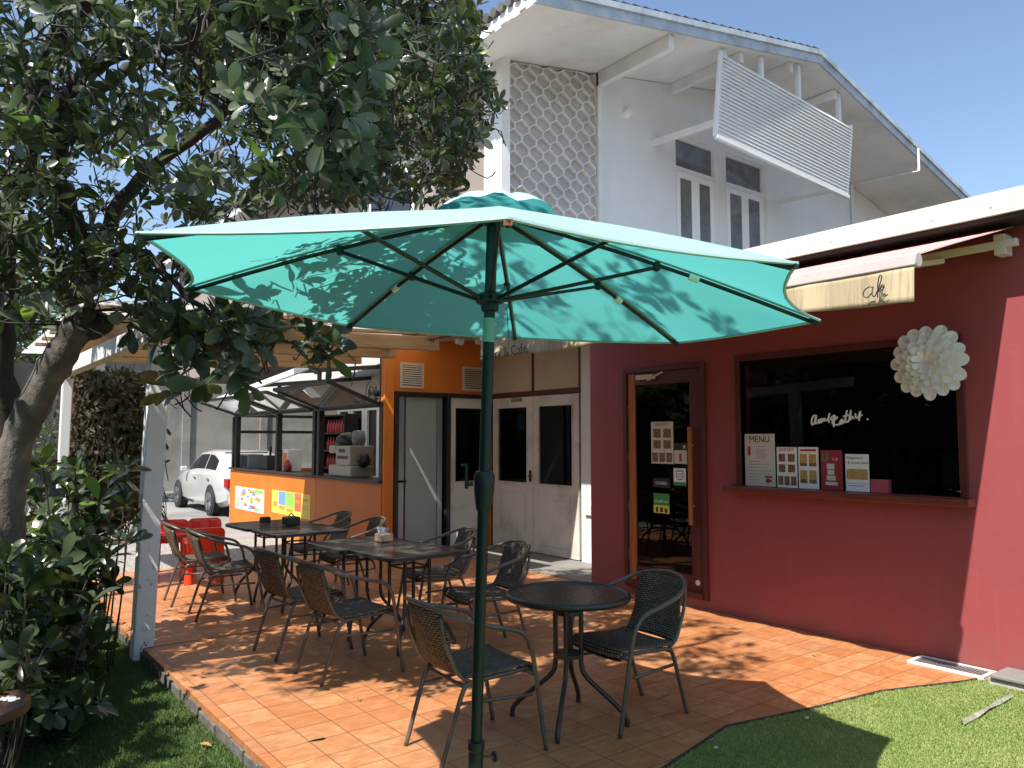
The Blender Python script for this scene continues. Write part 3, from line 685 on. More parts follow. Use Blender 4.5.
# kiosk roof: pale corrugated sheet falling away from the house
m = MB(); prev = None; NX = 14
for i in range(91):
    y = 7.1 + i * .1; z = 3.0 - (y - 8.1) * .073 + .012 * math.sin(i * PI)
    row = m.pts([(4.72, y, z + (.014 if i % 2 else -.014)), (7.3, y, z + .28 + (.014 if i % 2 else -.014))])
    if prev: m.face((prev[0], prev[1], row[1], row[0]))
    prev = row
o = m.build('roof', 'roof_sheet', ki)
m = MB(); m.beam((4.71, 7.1, 3.02), (4.71, 16.1, 2.365), .05, .10); m.build('gutter', 'white_paint', ki, bevel=.01)
m = MB()
for y in (9.6, 11.75, 13.5, 15.8):
    z = 3.0 - (y - 8.1) * .073 - .06; m.beam((4.72, y, z), (7.2, y, z + .27), .05, .07)
    m.box((KX + .02, y, 2.112), (KX + .08, y + .05, z + .02))
m.build('rafter', 'brown_frame', ki)
# back wall of the kiosk: white glazed doors
m = MB(); m.box((6.9, OY + .14, 2.3), (7.0, 16.0, 2.95)); m.box((6.9, 15.0, -.1), (7.0, 15.88, 2.3)); m.build('back_wall', 'interior_cream', ki)
m = MB(); m.box((KX + .13, OY + .14, -.12), (6.89, 15.87, -.06)); m.build('floor', 'concrete_slab', ki)
m = MB(); m.box((6.95, OY + .2, 0), (6.98, 15.0, 2.3)); m.build('dark_room', 'interior_dark', ki)
for k in range(8):
    y = 10.0 + k * .62; m = MB(); m.box((6.88, y, 0), (6.93, y + .10, 2.28)).box((6.88, y + .5, 0), (6.93, y + .6, 2.28)).box((6.88, y + .1, 2.16), (6.93, y + .5, 2.28)).box((6.88, y + .1, 0), (6.93, y + .5, .9)); m.build('inner_door', 'pvc_white', ki)
sh = thing('bottle_shelf', 'dark shelf of red bottles at the back of the kiosk', 'shelf', (6.6, 14.2, 0))
m = MB(); m.box((6.55, 13.9, 0), (6.85, 13.94, 2.1)).box((6.55, 14.9, 0), (6.85, 14.94, 2.1)).box((6.82, 13.94, 0), (6.85, 14.9, 2.1))
for z in (1.0, 1.35, 1.7, 2.06): m.box((6.55, 13.94, z), (6.82, 14.9, z + .03))
m.build('rack', 'black_frame', sh)
bot = None
for z in (1.032, 1.382, 1.732):
    for k in range(7):
        p = (6.62, 14.02 + k * .125, z)
        if bot is None:
            m = MB(); m.lathe([(.036, 0), (.038, .02), (.038, .15), (.014, .21), (.014, .26), (0, .262)], (0, 0, 0), 10); bot = m.build('bottle', 'bottle_red', smooth='auto'); o = bot
        else: o = bot.copy(); COL.objects.link(o)
        o.location = p; tag(o, 'red bottle standing in the rows on the kiosk back shelf', 'bottle', 'bottles on the kiosk shelf')
# coffee machine etc on the counter
def kp(px, py, x): return at(px, py, X=x)
c = at(350, 477, X=5.32)
cm = thing('coffee_machine', 'beige machine with a black domed lid on the kiosk counter', 'machine', (5.32, c.y, 1.03))
y0 = c.y
m = MB(); m.box((5.12, y0 - .42, 1.032), (5.52, y0 + .36, 1.20)); m.box((5.12, y0 - .40, 1.20), (5.52, y0 + .10, 1.50)); m.box((5.12, y0 + .10, 1.38), (5.52, y0 + .36, 1.50)); m.build('housing', 'machine_beige', cm, bevel=.02)
m = MB(); m.box((5.112, y0 - .22, 1.40), (5.119, y0 - .02, 1.45)); m.build('badge', 'machine_black', cm)
m = MB()
for k in range(7): m.box((5.112, y0 - .33 + k * .055, 1.30), (5.119, y0 - .30 + k * .055, 1.35))
m.build('grille', 'interior_mid', cm)
m = MB(); m.lathe([(.20, 0), (.205, .05), (.18, .13), (.11, .19), (0, .21)], (5.32, y0 + .06, 1.50), 18); m.build('lid', 'machine_black', cm, smooth=True)
m = MB(); m.lathe([(.09, 0), (.11, .1), (.09, .22), (0, .24)], (5.34, y0 - .24, 1.50), 14); m.build('hopper', 'monitor_grey', cm, smooth=True)
m = MB(); m.lathe([(.0, -.06), (.09, -.05), (.11, 0), (.09, .05), (0, .06)], (5.3, y0 - .50, 1.28), 14, 'Y'); m.build('knob', 'machine_black', cm, smooth=True)
for px, lab, mt, dz, dw in ((268, 'dark crate of cutlery on the kiosk counter', 'caddy_dark', .26, .26), (289, 'white box with coloured print on the kiosk counter', 'paper_white', .38, .22)):
    c = at(px, 474, X=5.28); t_ = thing('counter_box', lab, 'box', (5.28, c.y, 1.03))
    MB().box((5.16, c.y - dw, 1.032), (5.42, c.y + dw, 1.032 + dz)).build('carton', mt, t_, bevel=.005)
    m = MB()
    if mt == 'caddy_dark':
        for k in range(5): m.tube([(5.25 + .03 * k, c.y - .15 + .07 * k, 1.2), (5.25 + .03 * k, c.y - .17 + .07 * k, 1.46)], .013, 6)
        m.build('cutlery', 'machine_black', t_)
    else:
        m.quad((5.158, c.y - .02, 1.1), (5.158, c.y - .2, 1.1), (5.158, c.y - .2, 1.36), (5.158, c.y - .02, 1.36)); m.build('print', 'poster_orange', t_)
        m = MB(); m.lathe([(.07, 0), (.075, .1), (.03, .2), (0, .21)], (5.14, c.y - .28, 1.032), 10); m.build('pouch', 'bottle_red', t_, smooth=True)
for px0, px1, lab in ((232, 240, 'grey boxed appliance at the far end of the kiosk counter'),):
    c = at(248, 468, X=5.3); t_ = thing('counter_appliance', lab, 'appliance', (5.3, c.y, 1.03))
    MB().box((5.15, c.y - .45, 1.032), (5.45, c.y + .1, 1.30)).build('housing', 'monitor_grey', t_, bevel=.01); MB().box((5.143, c.y - .40, 1.06), (5.148, c.y - .05, 1.27)).build('front', 'machine_black', t_)
fn = thing('wall_fan', 'black caged fan hanging under the kiosk roof', 'fan', at(374, 393, X=5.7))
c = at(374, 393, X=5.7); m = MB()
for r in (.10, .19): m.tube([c + V((-.05, r * math.cos(a * PI / 10), r * math.sin(a * PI / 10))) for a in range(20)], .007, 5, closed=True)
for k in range(12): a = k * PI / 6; m.tube([c + V((-.07, 0, 0)), c + V((-.05, .19 * math.cos(a), .19 * math.sin(a)))], .004, 4)
m.build('cage', 'black_metal', fn)
m = MB()
for k in range(3):
    a = k * 2.09; m.quad(c + V((0, .03 * math.cos(a), .03 * math.sin(a))), c + V((.02, .16 * math.cos(a - .4), .16 * math.sin(a - .4))), c + V((-.02, .17 * math.cos(a + .1), .17 * math.sin(a + .1))), c + V((-.02, .16 * math.cos(a + .4), .16 * math.sin(a + .4))))
m.build('blades', 'machine_black', fn)
m = MB(); m.lathe([(.05, .0), (.06, .12), (.03, .15)], c, 12, 'X'); m.tube([c + V((.12, 0, 0)), c + V((.16, 0, .2)), c + V((.16, 0, .5))], .014, 6); m.build('motor', 'machine_black', fn)
# posters on the orange front
def poster(px, label, parts, mat): return card('menu_board', label, px, KX - .009, mat, parts, cat='poster', thick=.005)
r2 = random.Random(3)
def blobs(n, s0=.05, s1=.16):
    o = []
    for _ in range(n):
        x, y, w, h_ = r2.uniform(.02, .82), r2.uniform(.03, .84), r2.uniform(s0, s1), r2.uniform(s0, s1); o.append((x, y, min(x + w, .98), min(y + h_, .97)))
    return o
poster((235.5, 486, 263.5, 514), 'colourful food drawing board on the left of the kiosk front', [('drawing', 'poster_red', blobs(9)), ('figures', 'poster_blue', blobs(8)), ('leaves', 'poster_green', blobs(6) + [(.7, .02, .98, .2)]), ('fruit', 'poster_orange', blobs(9))], 'paper_white')
poster((272, 489.5, 310, 520), 'yellow, blue, green and red striped menu board on the kiosk front', [('blue_band', 'poster_blue', [(.19, .02, .38, .6)]), ('green_band', 'poster_green', [(.39, .02, .60, .66)]), ('red_band', 'poster_red', [(.62, .02, .78, .75)]), ('pictures', 'poster_orange', [(.04, .5, .16, .7), (.22, .64, .36, .8), (.42, .7, .58, .85), (.64, .3, .75, .42), (.82, .2, .94, .3)]), ('print', 'ink_grey', [(.22, .1, .34, .13), (.22, .2, .33, .22), (.43, .1, .55, .13), (.43, .2, .57, .22), (.66, .1, .76, .12), (.83, .5, .95, .52), (.83, .6, .95, .62)])], 'poster_yellow')

# ------------------------------------------------------------------ white house
HY = 8.0; HX0, HX1 = 5.94, 16.3
ho = thing('white_house', 'tall white gabled house with lattice screen and louvred sunshade behind the shop', 'house', (11, HY, 0))
RID = (11.25, 7.80); EL = (5.35, 6.70); ER = (17.1, 6.36); OVY = 6.55; BY = 24.0
def zr(x): return EL[1] + (RID[1] - EL[1]) * (x - EL[0]) / (RID[0] - EL[0]) if x < RID[0] else RID[1] + (ER[1] - RID[1]) * (x - RID[0]) / (ER[0] - RID[0])
LX1 = 7.73
wA = (9.44, 11.93)
m = MB(); yb = HY + .2; ZW0, ZW1 = 4.3, 6.52
def gpoly(x0, x1, z0): return [(x0, z0), (x1, z0), (x1, zr(x1) - .14)] + ([(RID[0], RID[1] - .14)] if x0 < RID[0] < x1 else []) + [(x0, zr(x0) - .14)]
def ywall(poly, y0, y1):
    n = len(poly); a = m.pts([(p[0], y0, p[1]) for p in poly]); b_ = m.pts([(p[0], y1, p[1]) for p in poly]); m.face(a); m.face(b_[::-1])
    for k in range(n): m.face((a[k], b_[k], b_[(k + 1) % n], a[(k + 1) % n]))
ywall(gpoly(LX1 + .05, wA[0], 3.0), HY, yb); ywall(gpoly(wA[1], HX1, 3.0), HY, yb); ywall(gpoly(wA[0], wA[1], ZW1), HY, yb); ywall([(wA[0], 3.0), (wA[1], 3.0), (wA[1], ZW0), (wA[0], ZW0)], HY, yb)
m.box((HX1 - .2, yb, 3.0), (HX1, BY, 6.4))
m.build('wall', 'house_plaster', ho)
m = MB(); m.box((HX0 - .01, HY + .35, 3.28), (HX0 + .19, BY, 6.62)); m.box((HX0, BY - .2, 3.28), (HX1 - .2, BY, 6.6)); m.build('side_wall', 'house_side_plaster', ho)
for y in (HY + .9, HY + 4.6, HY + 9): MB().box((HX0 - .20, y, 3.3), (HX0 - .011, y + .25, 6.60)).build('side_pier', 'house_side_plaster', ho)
m = MB(); m.box((HX0 - .02, HY - .06, 3.0), (HX0 + .12, HY + .34, 6.74)); m.box((LX1 - .02, HY - .04, 3.0), (LX1 + .05, HY + .3, 7.02)); m.build('corner_post', 'white_paint', ho)
for y in (HY + 2.2, HY + 6.3):
    f = MB().box((HX0 - .03, y, 4.5), (HX0 - .012, y + 1.5, 6.0)).build('side_window', 'white_paint', ho); MB().box((HX0 - .04, y + .08, 4.58), (HX0 - .031, y + 1.42, 5.92)).build('pane', 'car_glass', f)
# lattice of elongated hexagonal cells
m = MB(); cw, rh = .25, .152; cx0, cx1 = HX0 + .125, LX1 - .025
def cell(cx, cz):
    pts = [(0, .118), (.5 * cw, .034), (.5 * cw, -.034), (0, -.118), (-.5 * cw, -.034), (-.5 * cw, .034)]
    o_ = [(min(max(cx + x, cx0), cx1), min(cz + z, zr(cx + x) - .15)) for x, z in pts]; i_ = [(min(max(cx + x * .92, cx0), cx1), min(cz + z * .93, zr(cx + x) - .152)) for x, z in pts]
    yf, ybk = HY - .0, HY + .11
    a = m.pts([(x, yf, z) for x, z in o_]); b_ = m.pts([(x, yf, z) for x, z in i_]); d_ = m.pts([(x, ybk, z) for x, z in i_])
    for k in range(6):
        q = (k + 1) % 6
        m.m(0).face((a[k], b_[k], b_[q], a[q])); m.face((b_[k], d_[k], d_[q], b_[q]))
    # a leaning slab closes each cell
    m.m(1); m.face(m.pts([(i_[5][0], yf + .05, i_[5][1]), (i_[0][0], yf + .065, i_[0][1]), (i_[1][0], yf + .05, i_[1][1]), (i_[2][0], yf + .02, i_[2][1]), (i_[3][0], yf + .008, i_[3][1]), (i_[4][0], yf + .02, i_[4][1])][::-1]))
j = 0; z = 4.0
while z < 6.98:
    x = cx0 - (cw / 2 if j % 2 else 0)
    while x < cx1 + cw / 2:
        if z - .06 < zr(x) - .15 and cx0 - .02 < x < cx1 + .02: cell(x, z)
        x += cw
    z += rh; j += 1
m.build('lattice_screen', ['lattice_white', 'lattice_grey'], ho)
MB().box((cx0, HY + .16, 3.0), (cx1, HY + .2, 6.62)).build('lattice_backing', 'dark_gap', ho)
# roof
m = MB()
for (xa, za), (xb, zb) in ((EL, RID), (RID, ER)):
    n = 30
    for k in range(n):
        u0, u1 = k / n, (k + 1) / n
        x0, x1 = xa + (xb - xa) * u0, xa + (xb - xa) * u1; z0, z1 = za + (zb - za) * u0, za + (zb - za) * u1
        lo, hi = (z0 + .10, z1 + .135) if True else 0
        m.quad((x0, OVY - .06, z0 + .07 + (.03 if xa == EL[0] else 0)), (x1, OVY - .06, z1 + .07), (x1, BY + .5, z1 + .07), (x0, BY + .5, z0 + .07 + (.03 if xa == EL[0] else 0)))
# corrugated eave edge
for k in range(116):
    y = OVY - .05 + k * .15; m.tube([(EL[0] - .08, y, EL[1] + .045), (EL[0] + .5, y, zr(EL[0] + .5) + .075)], .058, 8)
m.build('roof', 'roof_tile', ho)
m = MB(); n = 1
for (xa, za), (xb, zb) in ((EL, RID), (RID, ER)):
    m.quad((xa, OVY, za - .13), (xa, BY, za - .13), (xb, BY, zb - .13), (xb, OVY, zb - .13)); m.quad((xa, OVY, za + .02), (xb, OVY, zb + .02), (xb, BY, zb + .02), (xa, BY, za + .02))
m.build('soffit', 'soffit_board', ho)
m = MB()
for (xa, za), (xb, zb) in (((EL[0] - .02, EL[1]), RID), (RID, ER)):
    i = m.pts([(x, y, z) for y in (OVY - .045, OVY - .002) for x, z in ((xa, za - .15), (xb, zb - .15), (xb, zb + .03), (xa, za + .03))])
    for q in ((0, 1, 2, 3), (7, 6, 5, 4), (0, 4, 5, 1), (1, 5, 6, 2), (2, 6, 7, 3), (3, 7, 4, 0)): m.face([i[k] for k in q])
    i = m.pts([(x, y, z) for y in (OVY - .075, OVY - .046) for x, z in ((xa, za - .02), (xb, zb - .02), (xb, zb + .06), (xa, za + .06))])
    for q in ((0, 1, 2, 3), (7, 6, 5, 4), (0, 4, 5, 1), (1, 5, 6, 2), (2, 6, 7, 3), (3, 7, 4, 0)): m.face([i[k] for k in q])
m.build('bargeboard', 'blue_grey_fascia', ho)
m = MB(); yy = OVY
while yy < BY:                                    # scalloped white eave board
    a0 = EL[1] - .15; m.box((EL[0] - .03, yy, a0 + .02 * math.sin(yy * 20)), (EL[0] - .005, yy + .12, EL[1] + .005 + .02 * math.sin(yy * 42))); yy += .121
m.build('eave_board', 'white_paint', ho)
MB().beam((7.76, OVY + .05, zr(7.76) - .245), (7.76, HY, zr(7.76) - .245), .10, .20).build('outrigger', 'white_paint', ho)
for x in (9.4, 10.7, 12.0): MB().beam((x, OVY + .12, zr(x) - .22), (x, HY, zr(x) - .22), .09, .15).build('outrigger', 'white_paint', ho)
# windows
for x0 in (9.44, 10.74):
    x1 = x0 + (1.10 if x0 < 10 else 1.19); k = .07
    f = MB(); f.box((x0, HY + .04, ZW0), (x0 + k, HY + .16, ZW1)).box((x1 - k, HY + .04, ZW0), (x1, HY + .16, ZW1)).box((x0 + k, HY + .04, ZW1 - .04), (x1 - k, HY + .16, ZW1)).box((x0 + k, HY + .04, 5.94), (x1 - k, HY + .16, 6.02)); f = f.build('window', 'house_plaster', ho)
    MB().box((x0 + k, HY + .09, 6.02), (x1 - k, HY + .095, ZW1 - .04)).build('transom_pane', 'upper_glass', f)
    xm = (x0 + x1) / 2
    for a, b_ in ((x0 + k + .004, xm - .003), (xm + .003, x1 - k - .004)):
        c_ = MB(); q = .09
        c_.box((a, HY + .03, ZW0 + .01), (a + q, HY + .08, 5.935)).box((b_ - q, HY + .03, ZW0 + .01), (b_, HY + .08, 5.935)).box((a + q, HY + .03, 5.84), (b_ - q, HY + .08, 5.935)).box((a + q, HY + .03, ZW0 + .01), (b_ - q, HY + .08, ZW0 + .1)); c_ = c_.build('casement', 'pvc_white', f, bevel=.006)
        MB().box((a + q, HY + .05, ZW0 + .1), (b_ - q, HY + .055, 5.84)).build('pane', 'upper_glass', c_)
MB().box((9.5, HY + .8, 4.2), (11.9, HY + .85, 6.6)).build('room_back', 'interior_mid', ho)
MB().box((10.54, HY + .02, ZW0), (10.74, HY + .19, ZW1)).build('mullion', 'house_plaster', ho)
# louvred sunshade hung under the gable
lv = MB(); xl, xr = 8.88, 12.42; zt, zb_ = 7.12, 5.98; yt, ybm = 6.64, 6.76; ns = 21
for k in range(ns):
    u = k / ns; z = zt + (zb_ - zt) * (u + .5 / ns); y = yt + (ybm - yt) * (u + .5 / ns); hh = (zt - zb_) / ns
    i = lv.pts([(x, y + dy, z + dz - .055 * (x - xl)) for x in (xl + .03, xr) for dy, dz in ((-.024, -hh * .50), (-.014, -hh * .50), (.010, hh * .48), (.0, hh * .48))])
    for q in ((0, 1, 2, 3), (7, 6, 5, 4), (0, 4, 5, 1), (1, 5, 6, 2), (2, 6, 7, 3), (3, 7, 4, 0)): lv.face([i[q_] for q_ in q])
lv = lv.build('sunshade', 'pvc_white', ho)
m = MB()
for x in (xl, xr + .001): m.beam((x, yt + .012, zt + .04 - .055 * (x - xl)), (x, ybm + .015, zb_ - .04 - .055 * (x - xl)), .035, .08, V((1, 0, 0)))
m.beam((xl - .02, ybm - .01, zb_ - .05), (xr + .02, ybm - .01, zb_ - .05 - .055 * (xr - xl)), .06, .06)
m.build('shade_frame', 'white_paint', lv)
for x in (9.0, 9.9, 10.9, 12.1): MB().beam((x, yt + .05, zt - .1 - .055 * (x - xl)), (x, yt + .05, zr(x) - .15), .07, .06, V((0, 1, 0))).build('shade_hanger', 'white_paint', lv)
MB().beam((8.93, ybm - .02, 6.16), (8.93, HY, 6.23), .06, .09).build('shade_strut', 'white_paint', lv); MB().beam((12.35, ybm, 5.88), (12.35, HY, 5.95), .05, .06).build('shade_strut', 'white_paint', lv)
m = MB(); m.lathe([(.0, -.10), (.06, -.095), (.085, -.04), (.085, -.012), (.1, -.011), (.1, 0)], (8.33, HY - .001, 6.55), 14, 'Y'); m.build('wall_lamp', 'lens_white', ho, smooth='auto')
m = MB(); m.tube([(14.81, HY - .05, 3.0), (14.81, HY - .05, zr(14.81) - .15)], .028, 8); m.build('drain_pipe', 'house_plaster', ho)
m = MB(); c = at(918, 165, Y=OVY - .09); m.tube([(14.81, HY - .05, zr(14.81) - .17), (c.x, OVY - .1, c.z - .12)], .016, 6); m.tube([(c.x, OVY - .1, c.z - .12), c + V((.03, 0, -.02)), c + V((.03, 0, .32))], .022, 6); m.build('vent_pipe', 'white_paint', ho)
m = MB(); m.box((15.5, HY - .012, 5.4), (16.0, HY - .001, 6.05)); m.build('end_window', 'car_glass', ho)

# ------------------------------------------------------------------ pergola
pg = thing('pergola', 'timber pergola with slatted roof and pale beams over the back of the patio', 'pergola', (3, 8, 0))
m = MB(); b0, t0 = V((1.435, 6.59, -.11)), V((1.50, 6.60, 2.36)); m.beam(b0, t0, .145, .14, V((0, 1, 0))); m.build('post', 'worn_white_paint', pg, bevel=.008)
m = MB(); m.beam((1.12, 8.75, -.11), (1.14, 8.75, 2.2), .09, .09, V((0, 1, 0))); m.build('post', 'worn_white_paint', pg, bevel=.008)
m = MB(); m.beam((1.40, 5.75, 2.42), (1.12, 8.95, 2.29), .10, .14); m.build('side_beam', 'white_paint', pg, bevel=.006)
for k, y in enumerate((7.3, 8.3, 9.2, 10.0)): MB().beam((1.2 - k * .03, y, 2.55), (4.55, y, 2.66), .08, .15).build('cross_beam', 'tan_timber', pg, bevel=.005)
MB().beam((4.45, 6.9, 2.76), (4.45, 10.1, 2.74), .08, .12).build('long_beam', 'brown_timber', pg, bevel=.005); MB().beam((2.8, 6.85, 2.735), (2.8, 10.1, 2.735), .07, .11).build('long_beam', 'brown_timber', pg, bevel=.005)
m = MB()
for k in range(6):
    y = 6.95 + k * .62; m.beam((.98, y, 2.66), (4.40, y, 2.80), .10, .03)
m.build('roof_slats', 'tan_timber', pg)
m = MB(); prev = None
for i in range(62):
    y = 6.9 + i * .08; dz = .012 if i % 2 else -.012; row = m.pts([(1.0, y, 2.72 + dz), (4.62, y, 2.86 + dz)])
    if prev: m.face((prev[0], prev[1], row[1], row[0]))
    prev = row
m.build('roofing', 'roof_sheet', pg)

# ------------------------------------------------------------------ foliage tools
LEAFROWS = ((0, .06), (.22, .46), (.48, .86), (.68, 1.0), (.86, .78), (.96, .36), (1.0, 0))
LEAFROWS_S = ((0, .08), (.35, .7), (.7, 1.0), (1.0, 0))
def leaf(m, base, d, up, L, W, bend=.25, fold=.18, rows=LEAFROWS):
    d = d.normalized(); s_ = d.cross(up); s_ = s_.normalized() if s_.length > 1e-4 else d.orthogonal().normalized()
    u = s_.cross(d).normalized(); pr = None
    for t_, w in rows:
        mid = base + d * (L * t_) - u * (bend * L * t_ * t_); hw = W * .5 * w
        if w == 0: ring = m.pts([mid])
        else: ring = m.pts([mid + s_ * hw + u * (fold * hw), mid, mid - s_ * hw + u * (fold * hw)])
        if pr:
            if len(ring) == 3: m.face((pr[0], pr[1], ring[1], ring[0])); m.face((pr[1], pr[2], ring[2], ring[1]))
            else: m.face((pr[0], pr[1], ring[0])); m.face((pr[1], pr[2], ring[0]))
        pr = ring
def rvec(r=rnd):
    while True:
        p = V((r.uniform(-1, 1), r.uniform(-1, 1), r.uniform(-1, 1)))
        if .05 < p.length < 1: return p.normalized()
def rosette(m, p, d, n, L, young=0, rows=LEAFROWS, droop=.2, wr=.42):
    d = d.normalized(); a0 = rnd.uniform(0, 6.28); o1 = d.orthogonal().normalized(); o2 = d.cross(o1)
    for k in range(n):
        a = a0 + k * 2.4; el = rnd.uniform(.15, 1.1) if k > 1 else rnd.uniform(.8, 1.3)
        q = (o1 * math.cos(a) + o2 * math.sin(a)) * math.cos(el) + d * math.sin(el); q.z -= droop * rnd.random()
        l = L * rnd.uniform(.65, 1.15); m.cur = 1 if (young and k < young) else 0
        leaf(m, p + q * .012 - d * (.05 * L * k / n * 4), q, d + rvec() * .35, l, l * wr * rnd.uniform(.85, 1.2), rnd.uniform(.0, .4), rnd.uniform(.05, .4), rows)
    m.cur = 0

# ------------------------------------------------------------------ the big tree
TD = 4.8
tree = thing('shade_tree', 'big broad leaved tree with grey leaning trunk arching over the patio', 'tree', (.35, 5.9, -.1))
base_t = at(-4, 640, D=TD); base_t.z = -.14
tp = [base_t, at(0, 570, D=TD), at(6, 500, D=TD), at(14, 450, D=TD), at(38, 396, D=TD), at(58, 360, D=TD), at(80, 324, D=TD)]
trunk = MB().tube(spline(tp, 5), [.135 - .042 * min(1, k / 18) + .007 * math.sin(k * 1.1) + .006 * math.sin(k * 2.7) for k in range(31)], 14).build('trunk', 'bark', tree, smooth=True)
fork = tp[-1]
lim = MB()
def limb(P, r0, r1, seg=7):
    pts = spline(P, 6); n = len(pts)
    pts = [p + rvec() * .02 * min(1, k / 4) for k, p in enumerate(pts)]
    lim.tube(pts, [r0 + (r1 - r0) * (k / (n - 1)) ** .8 for k in range(n)], seg); return pts
limb([fork - V((0,0,.04)), at(92, 326, D=TD + .05), at(100, 322, D=TD + .05)], .085, .07, 12)       # sawn stub
L_all = []
J1 = at(92, 262, D=4.75); L_all += limb([fork, at(86, 300, D=4.75), J1, at(130, 190, D=4.8), at(200, 130, D=5.0), at(300, 60, D=5.4), at(400, 20, D=5.9)], .075, .02)
L_all += limb([J1, at(140, 250, D=4.6), at(190, 300, D=4.5), at(260, 335, D=4.6), at(330, 350, D=4.7)], .03, .008)
L_all += limb([J1, at(60, 180, D=4.6), at(70, 90, D=4.4), at(140, 48, D=4.3), at(200, 30, D=4.3), V((1.5, 3.2, 4.6)), V((2.3, 3.0, 5.2))], .06, .02)
k0 = at(8, 560, D=5.5); k0.z = -.14
second = [k0, at(6, 470, D=5.5), at(2, 360, D=5.4), at(4, 250, D=5.3), at(26, 150, D=5.1), at(55, 40, D=4.9), V((.9, 3.9, 4.4)), V((1.3, 3.7, 5.3)), V((1.9, 3.6, 6.0))]
L_all += limb(second, .11, .05, 10)
L_all += limb([at(26, 150, D=5.1), at(95, 95, D=5.2), at(160, 60, D=5.6), at(250, 120, D=6.2), at(360, 130, D=6.6), at(440, 110, D=6.8)], .05, .012)
L_all += limb([V((1.3, 3.7, 5.3)), V((2.2, 3.9, 5.9)), V((3.0, 3.8, 6.4)), V((3.6, 3.7, 6.8))], .045, .015)
L_all += limb([V((1.3, 3.7, 5.3)), V((1.2, 4.6, 5.8)), V((1.6, 5.6, 6.2)), V((2.2, 6.4, 6.4))], .04, .012)
L_all += limb([V((.9, 3.9, 4.4)), V((.3, 3.4, 4.9)), V((.1, 2.8, 5.4))], .035, .012)
# sagging pale aerial root at the top
lim.m(1); lim.tube(spline([at(300, -5, D=3.6), at(312, 22, D=3.6), at(335, 38, D=3.6), at(372, 40, D=3.65)], 5), .006, 5); lim.m(0)
lim.build('branches', ['bark_dark', 'bark'], tree, smooth=True)
UMC = V((1.87, 2.55, 2.55))
def hits_umbrella(p):
    r = V((p.x - UMC.x, p.y - UMC.y)).length; return r < 1.62 and p.z < 2.95 - .30 * r + .05
def sunny(p):
    gx, gy = p.x + .62 * p.z, p.y + .20 * p.z
    return 1.45 < gx < 2.5 and 3.3 < gy < 4.75
CR = [(-60, -60), (472, -60), (478, 15), (484, 70), (500, 105), (478, 140), (450, 200), (300, 205), (140, 240), (150, 300), (90, 330), (60, 300), (-60, 330)]
spots = []
tries = 0
while len(spots) < 2250 and tries < 90000:
    tries += 1
    px, py = rnd.uniform(-60, 505), rnd.uniform(-60, 330)
    if not inside(CR, px, py): continue
    D = rnd.uniform(3.3, 7.0) if rnd.random() < .92 else rnd.uniform(2.8, 3.6)
    if px > 380: D = rnd.uniform(5.0, 7.1)
    p = at(px, py, D=D)
    if hits_umbrella(p) or p.y > 7.4 or sunny(p): continue
    nz = noise.noise(p * 1.15 + V((3.1, 0, 7)))
    dens = .95 if px > 200 else .62
    if py < 110 and px < 170: dens *= .5
    if py > 140 and 60 < px < 330: dens *= .6
    if nz < -.12 or rnd.random() > dens: continue
    spots.append((p, rnd.random()))
BIG = []
for (x0, x1, ya, yb2, D0, D1, n) in ((150, 345, 300, 368, 4.2, 5.0, 40), (170, 255, 325, 395, 4.2, 4.8, 22), (0, 140, 235, 330, 4.2, 5.6, 40), (130, 190, 255, 330, 4.4, 5.3, 26)):
    k = 0
    while k < n:
        px, py = rnd.uniform(x0, x1), rnd.uniform(ya, yb2)
        if x0 == 150 and py > 372 - (px - 230) * .25 + 10: continue
        p = at(px, py, D=rnd.uniform(D0, D1))
        if hits_umbrella(p): continue
        spots.append((p, rnd.random())); k += 1
        if D0 < 4.25 or x0 == 0: BIG.append(len(spots) - 1)
# the part of the crown overhead, out of the picture, that dapples the patio and parasol
def shade(cx, cy, rx, ry, n, z0, z1, thr):
    k = 0; tr_ = 0
    while k < n and tr_ < n * 40:
        tr_ += 1
        a, r = rnd.uniform(0, 6.28), math.sqrt(rnd.random()); x, y = cx + rx * r * math.cos(a), cy + ry * r * math.sin(a); z = rnd.uniform(z0, z1)
        p = V((x - .62 * z, y - .20 * z, z))
        fwd = p.dot(FH); 
        if fwd > .3 and (z - 1.6) < .60 * fwd + .35: continue
        if noise.noise(V((x, y, 0)) * 1.5) < thr or sunny(p): continue
        spots.append((p, rnd.random())); k += 1
shade(4.0, 3.5, 1.0, .95, 120, 4.9, 6.6, -.3)
shade(4.8, 4.2, .9, .7, 34, 5.6, 6.8, -.2)
shade(2.3, 6.0, .9, 1.3, 90, 4.4, 6.4, -.1)
shade(-.1, 4.6, 1.3, 2.6, 900, 3.4, 5.4, -.6)
shade(3.2, 5.6, 1.0, 1.0, 70, 5.2, 6.8, -.15)
cr = MB(); tw = MB()
for qi, (p, q) in enumerate(spots):
    d = V((0, 0, .55)) + rvec() + V((p.x - 1, p.y - 4.5, 0)) * .08
    rosette(cr, p, d, rnd.randint(4, 6) if qi in BIG else rnd.randint(5, 8), rnd.uniform(.14, .2) if qi in BIG else rnd.uniform(.085, .14) if p.length < 4.6 else rnd.uniform(.075, .13), 2 if q > .975 else 0)
    near = min(L_all, key=lambda b_: (b_ - p).length_squared) if q < .3 else p - d.normalized() * rnd.uniform(.10, .26) - V((0, 0, .04))
    if (near - p).length < .75: tw.tube(spline([near, near.lerp(p, .5) + rvec() * .08, p - d.normalized() * .03], 2), [.0045, .005, .0045, .004, .003] if near not in L_all else [.007, .006, .0055, .005, .0035], 4, cap=False)
tw.build('twigs', 'twig_brown', tree)
cr.build('crown', ['leaf_dark', 'leaf_young'], tree, smooth=True)

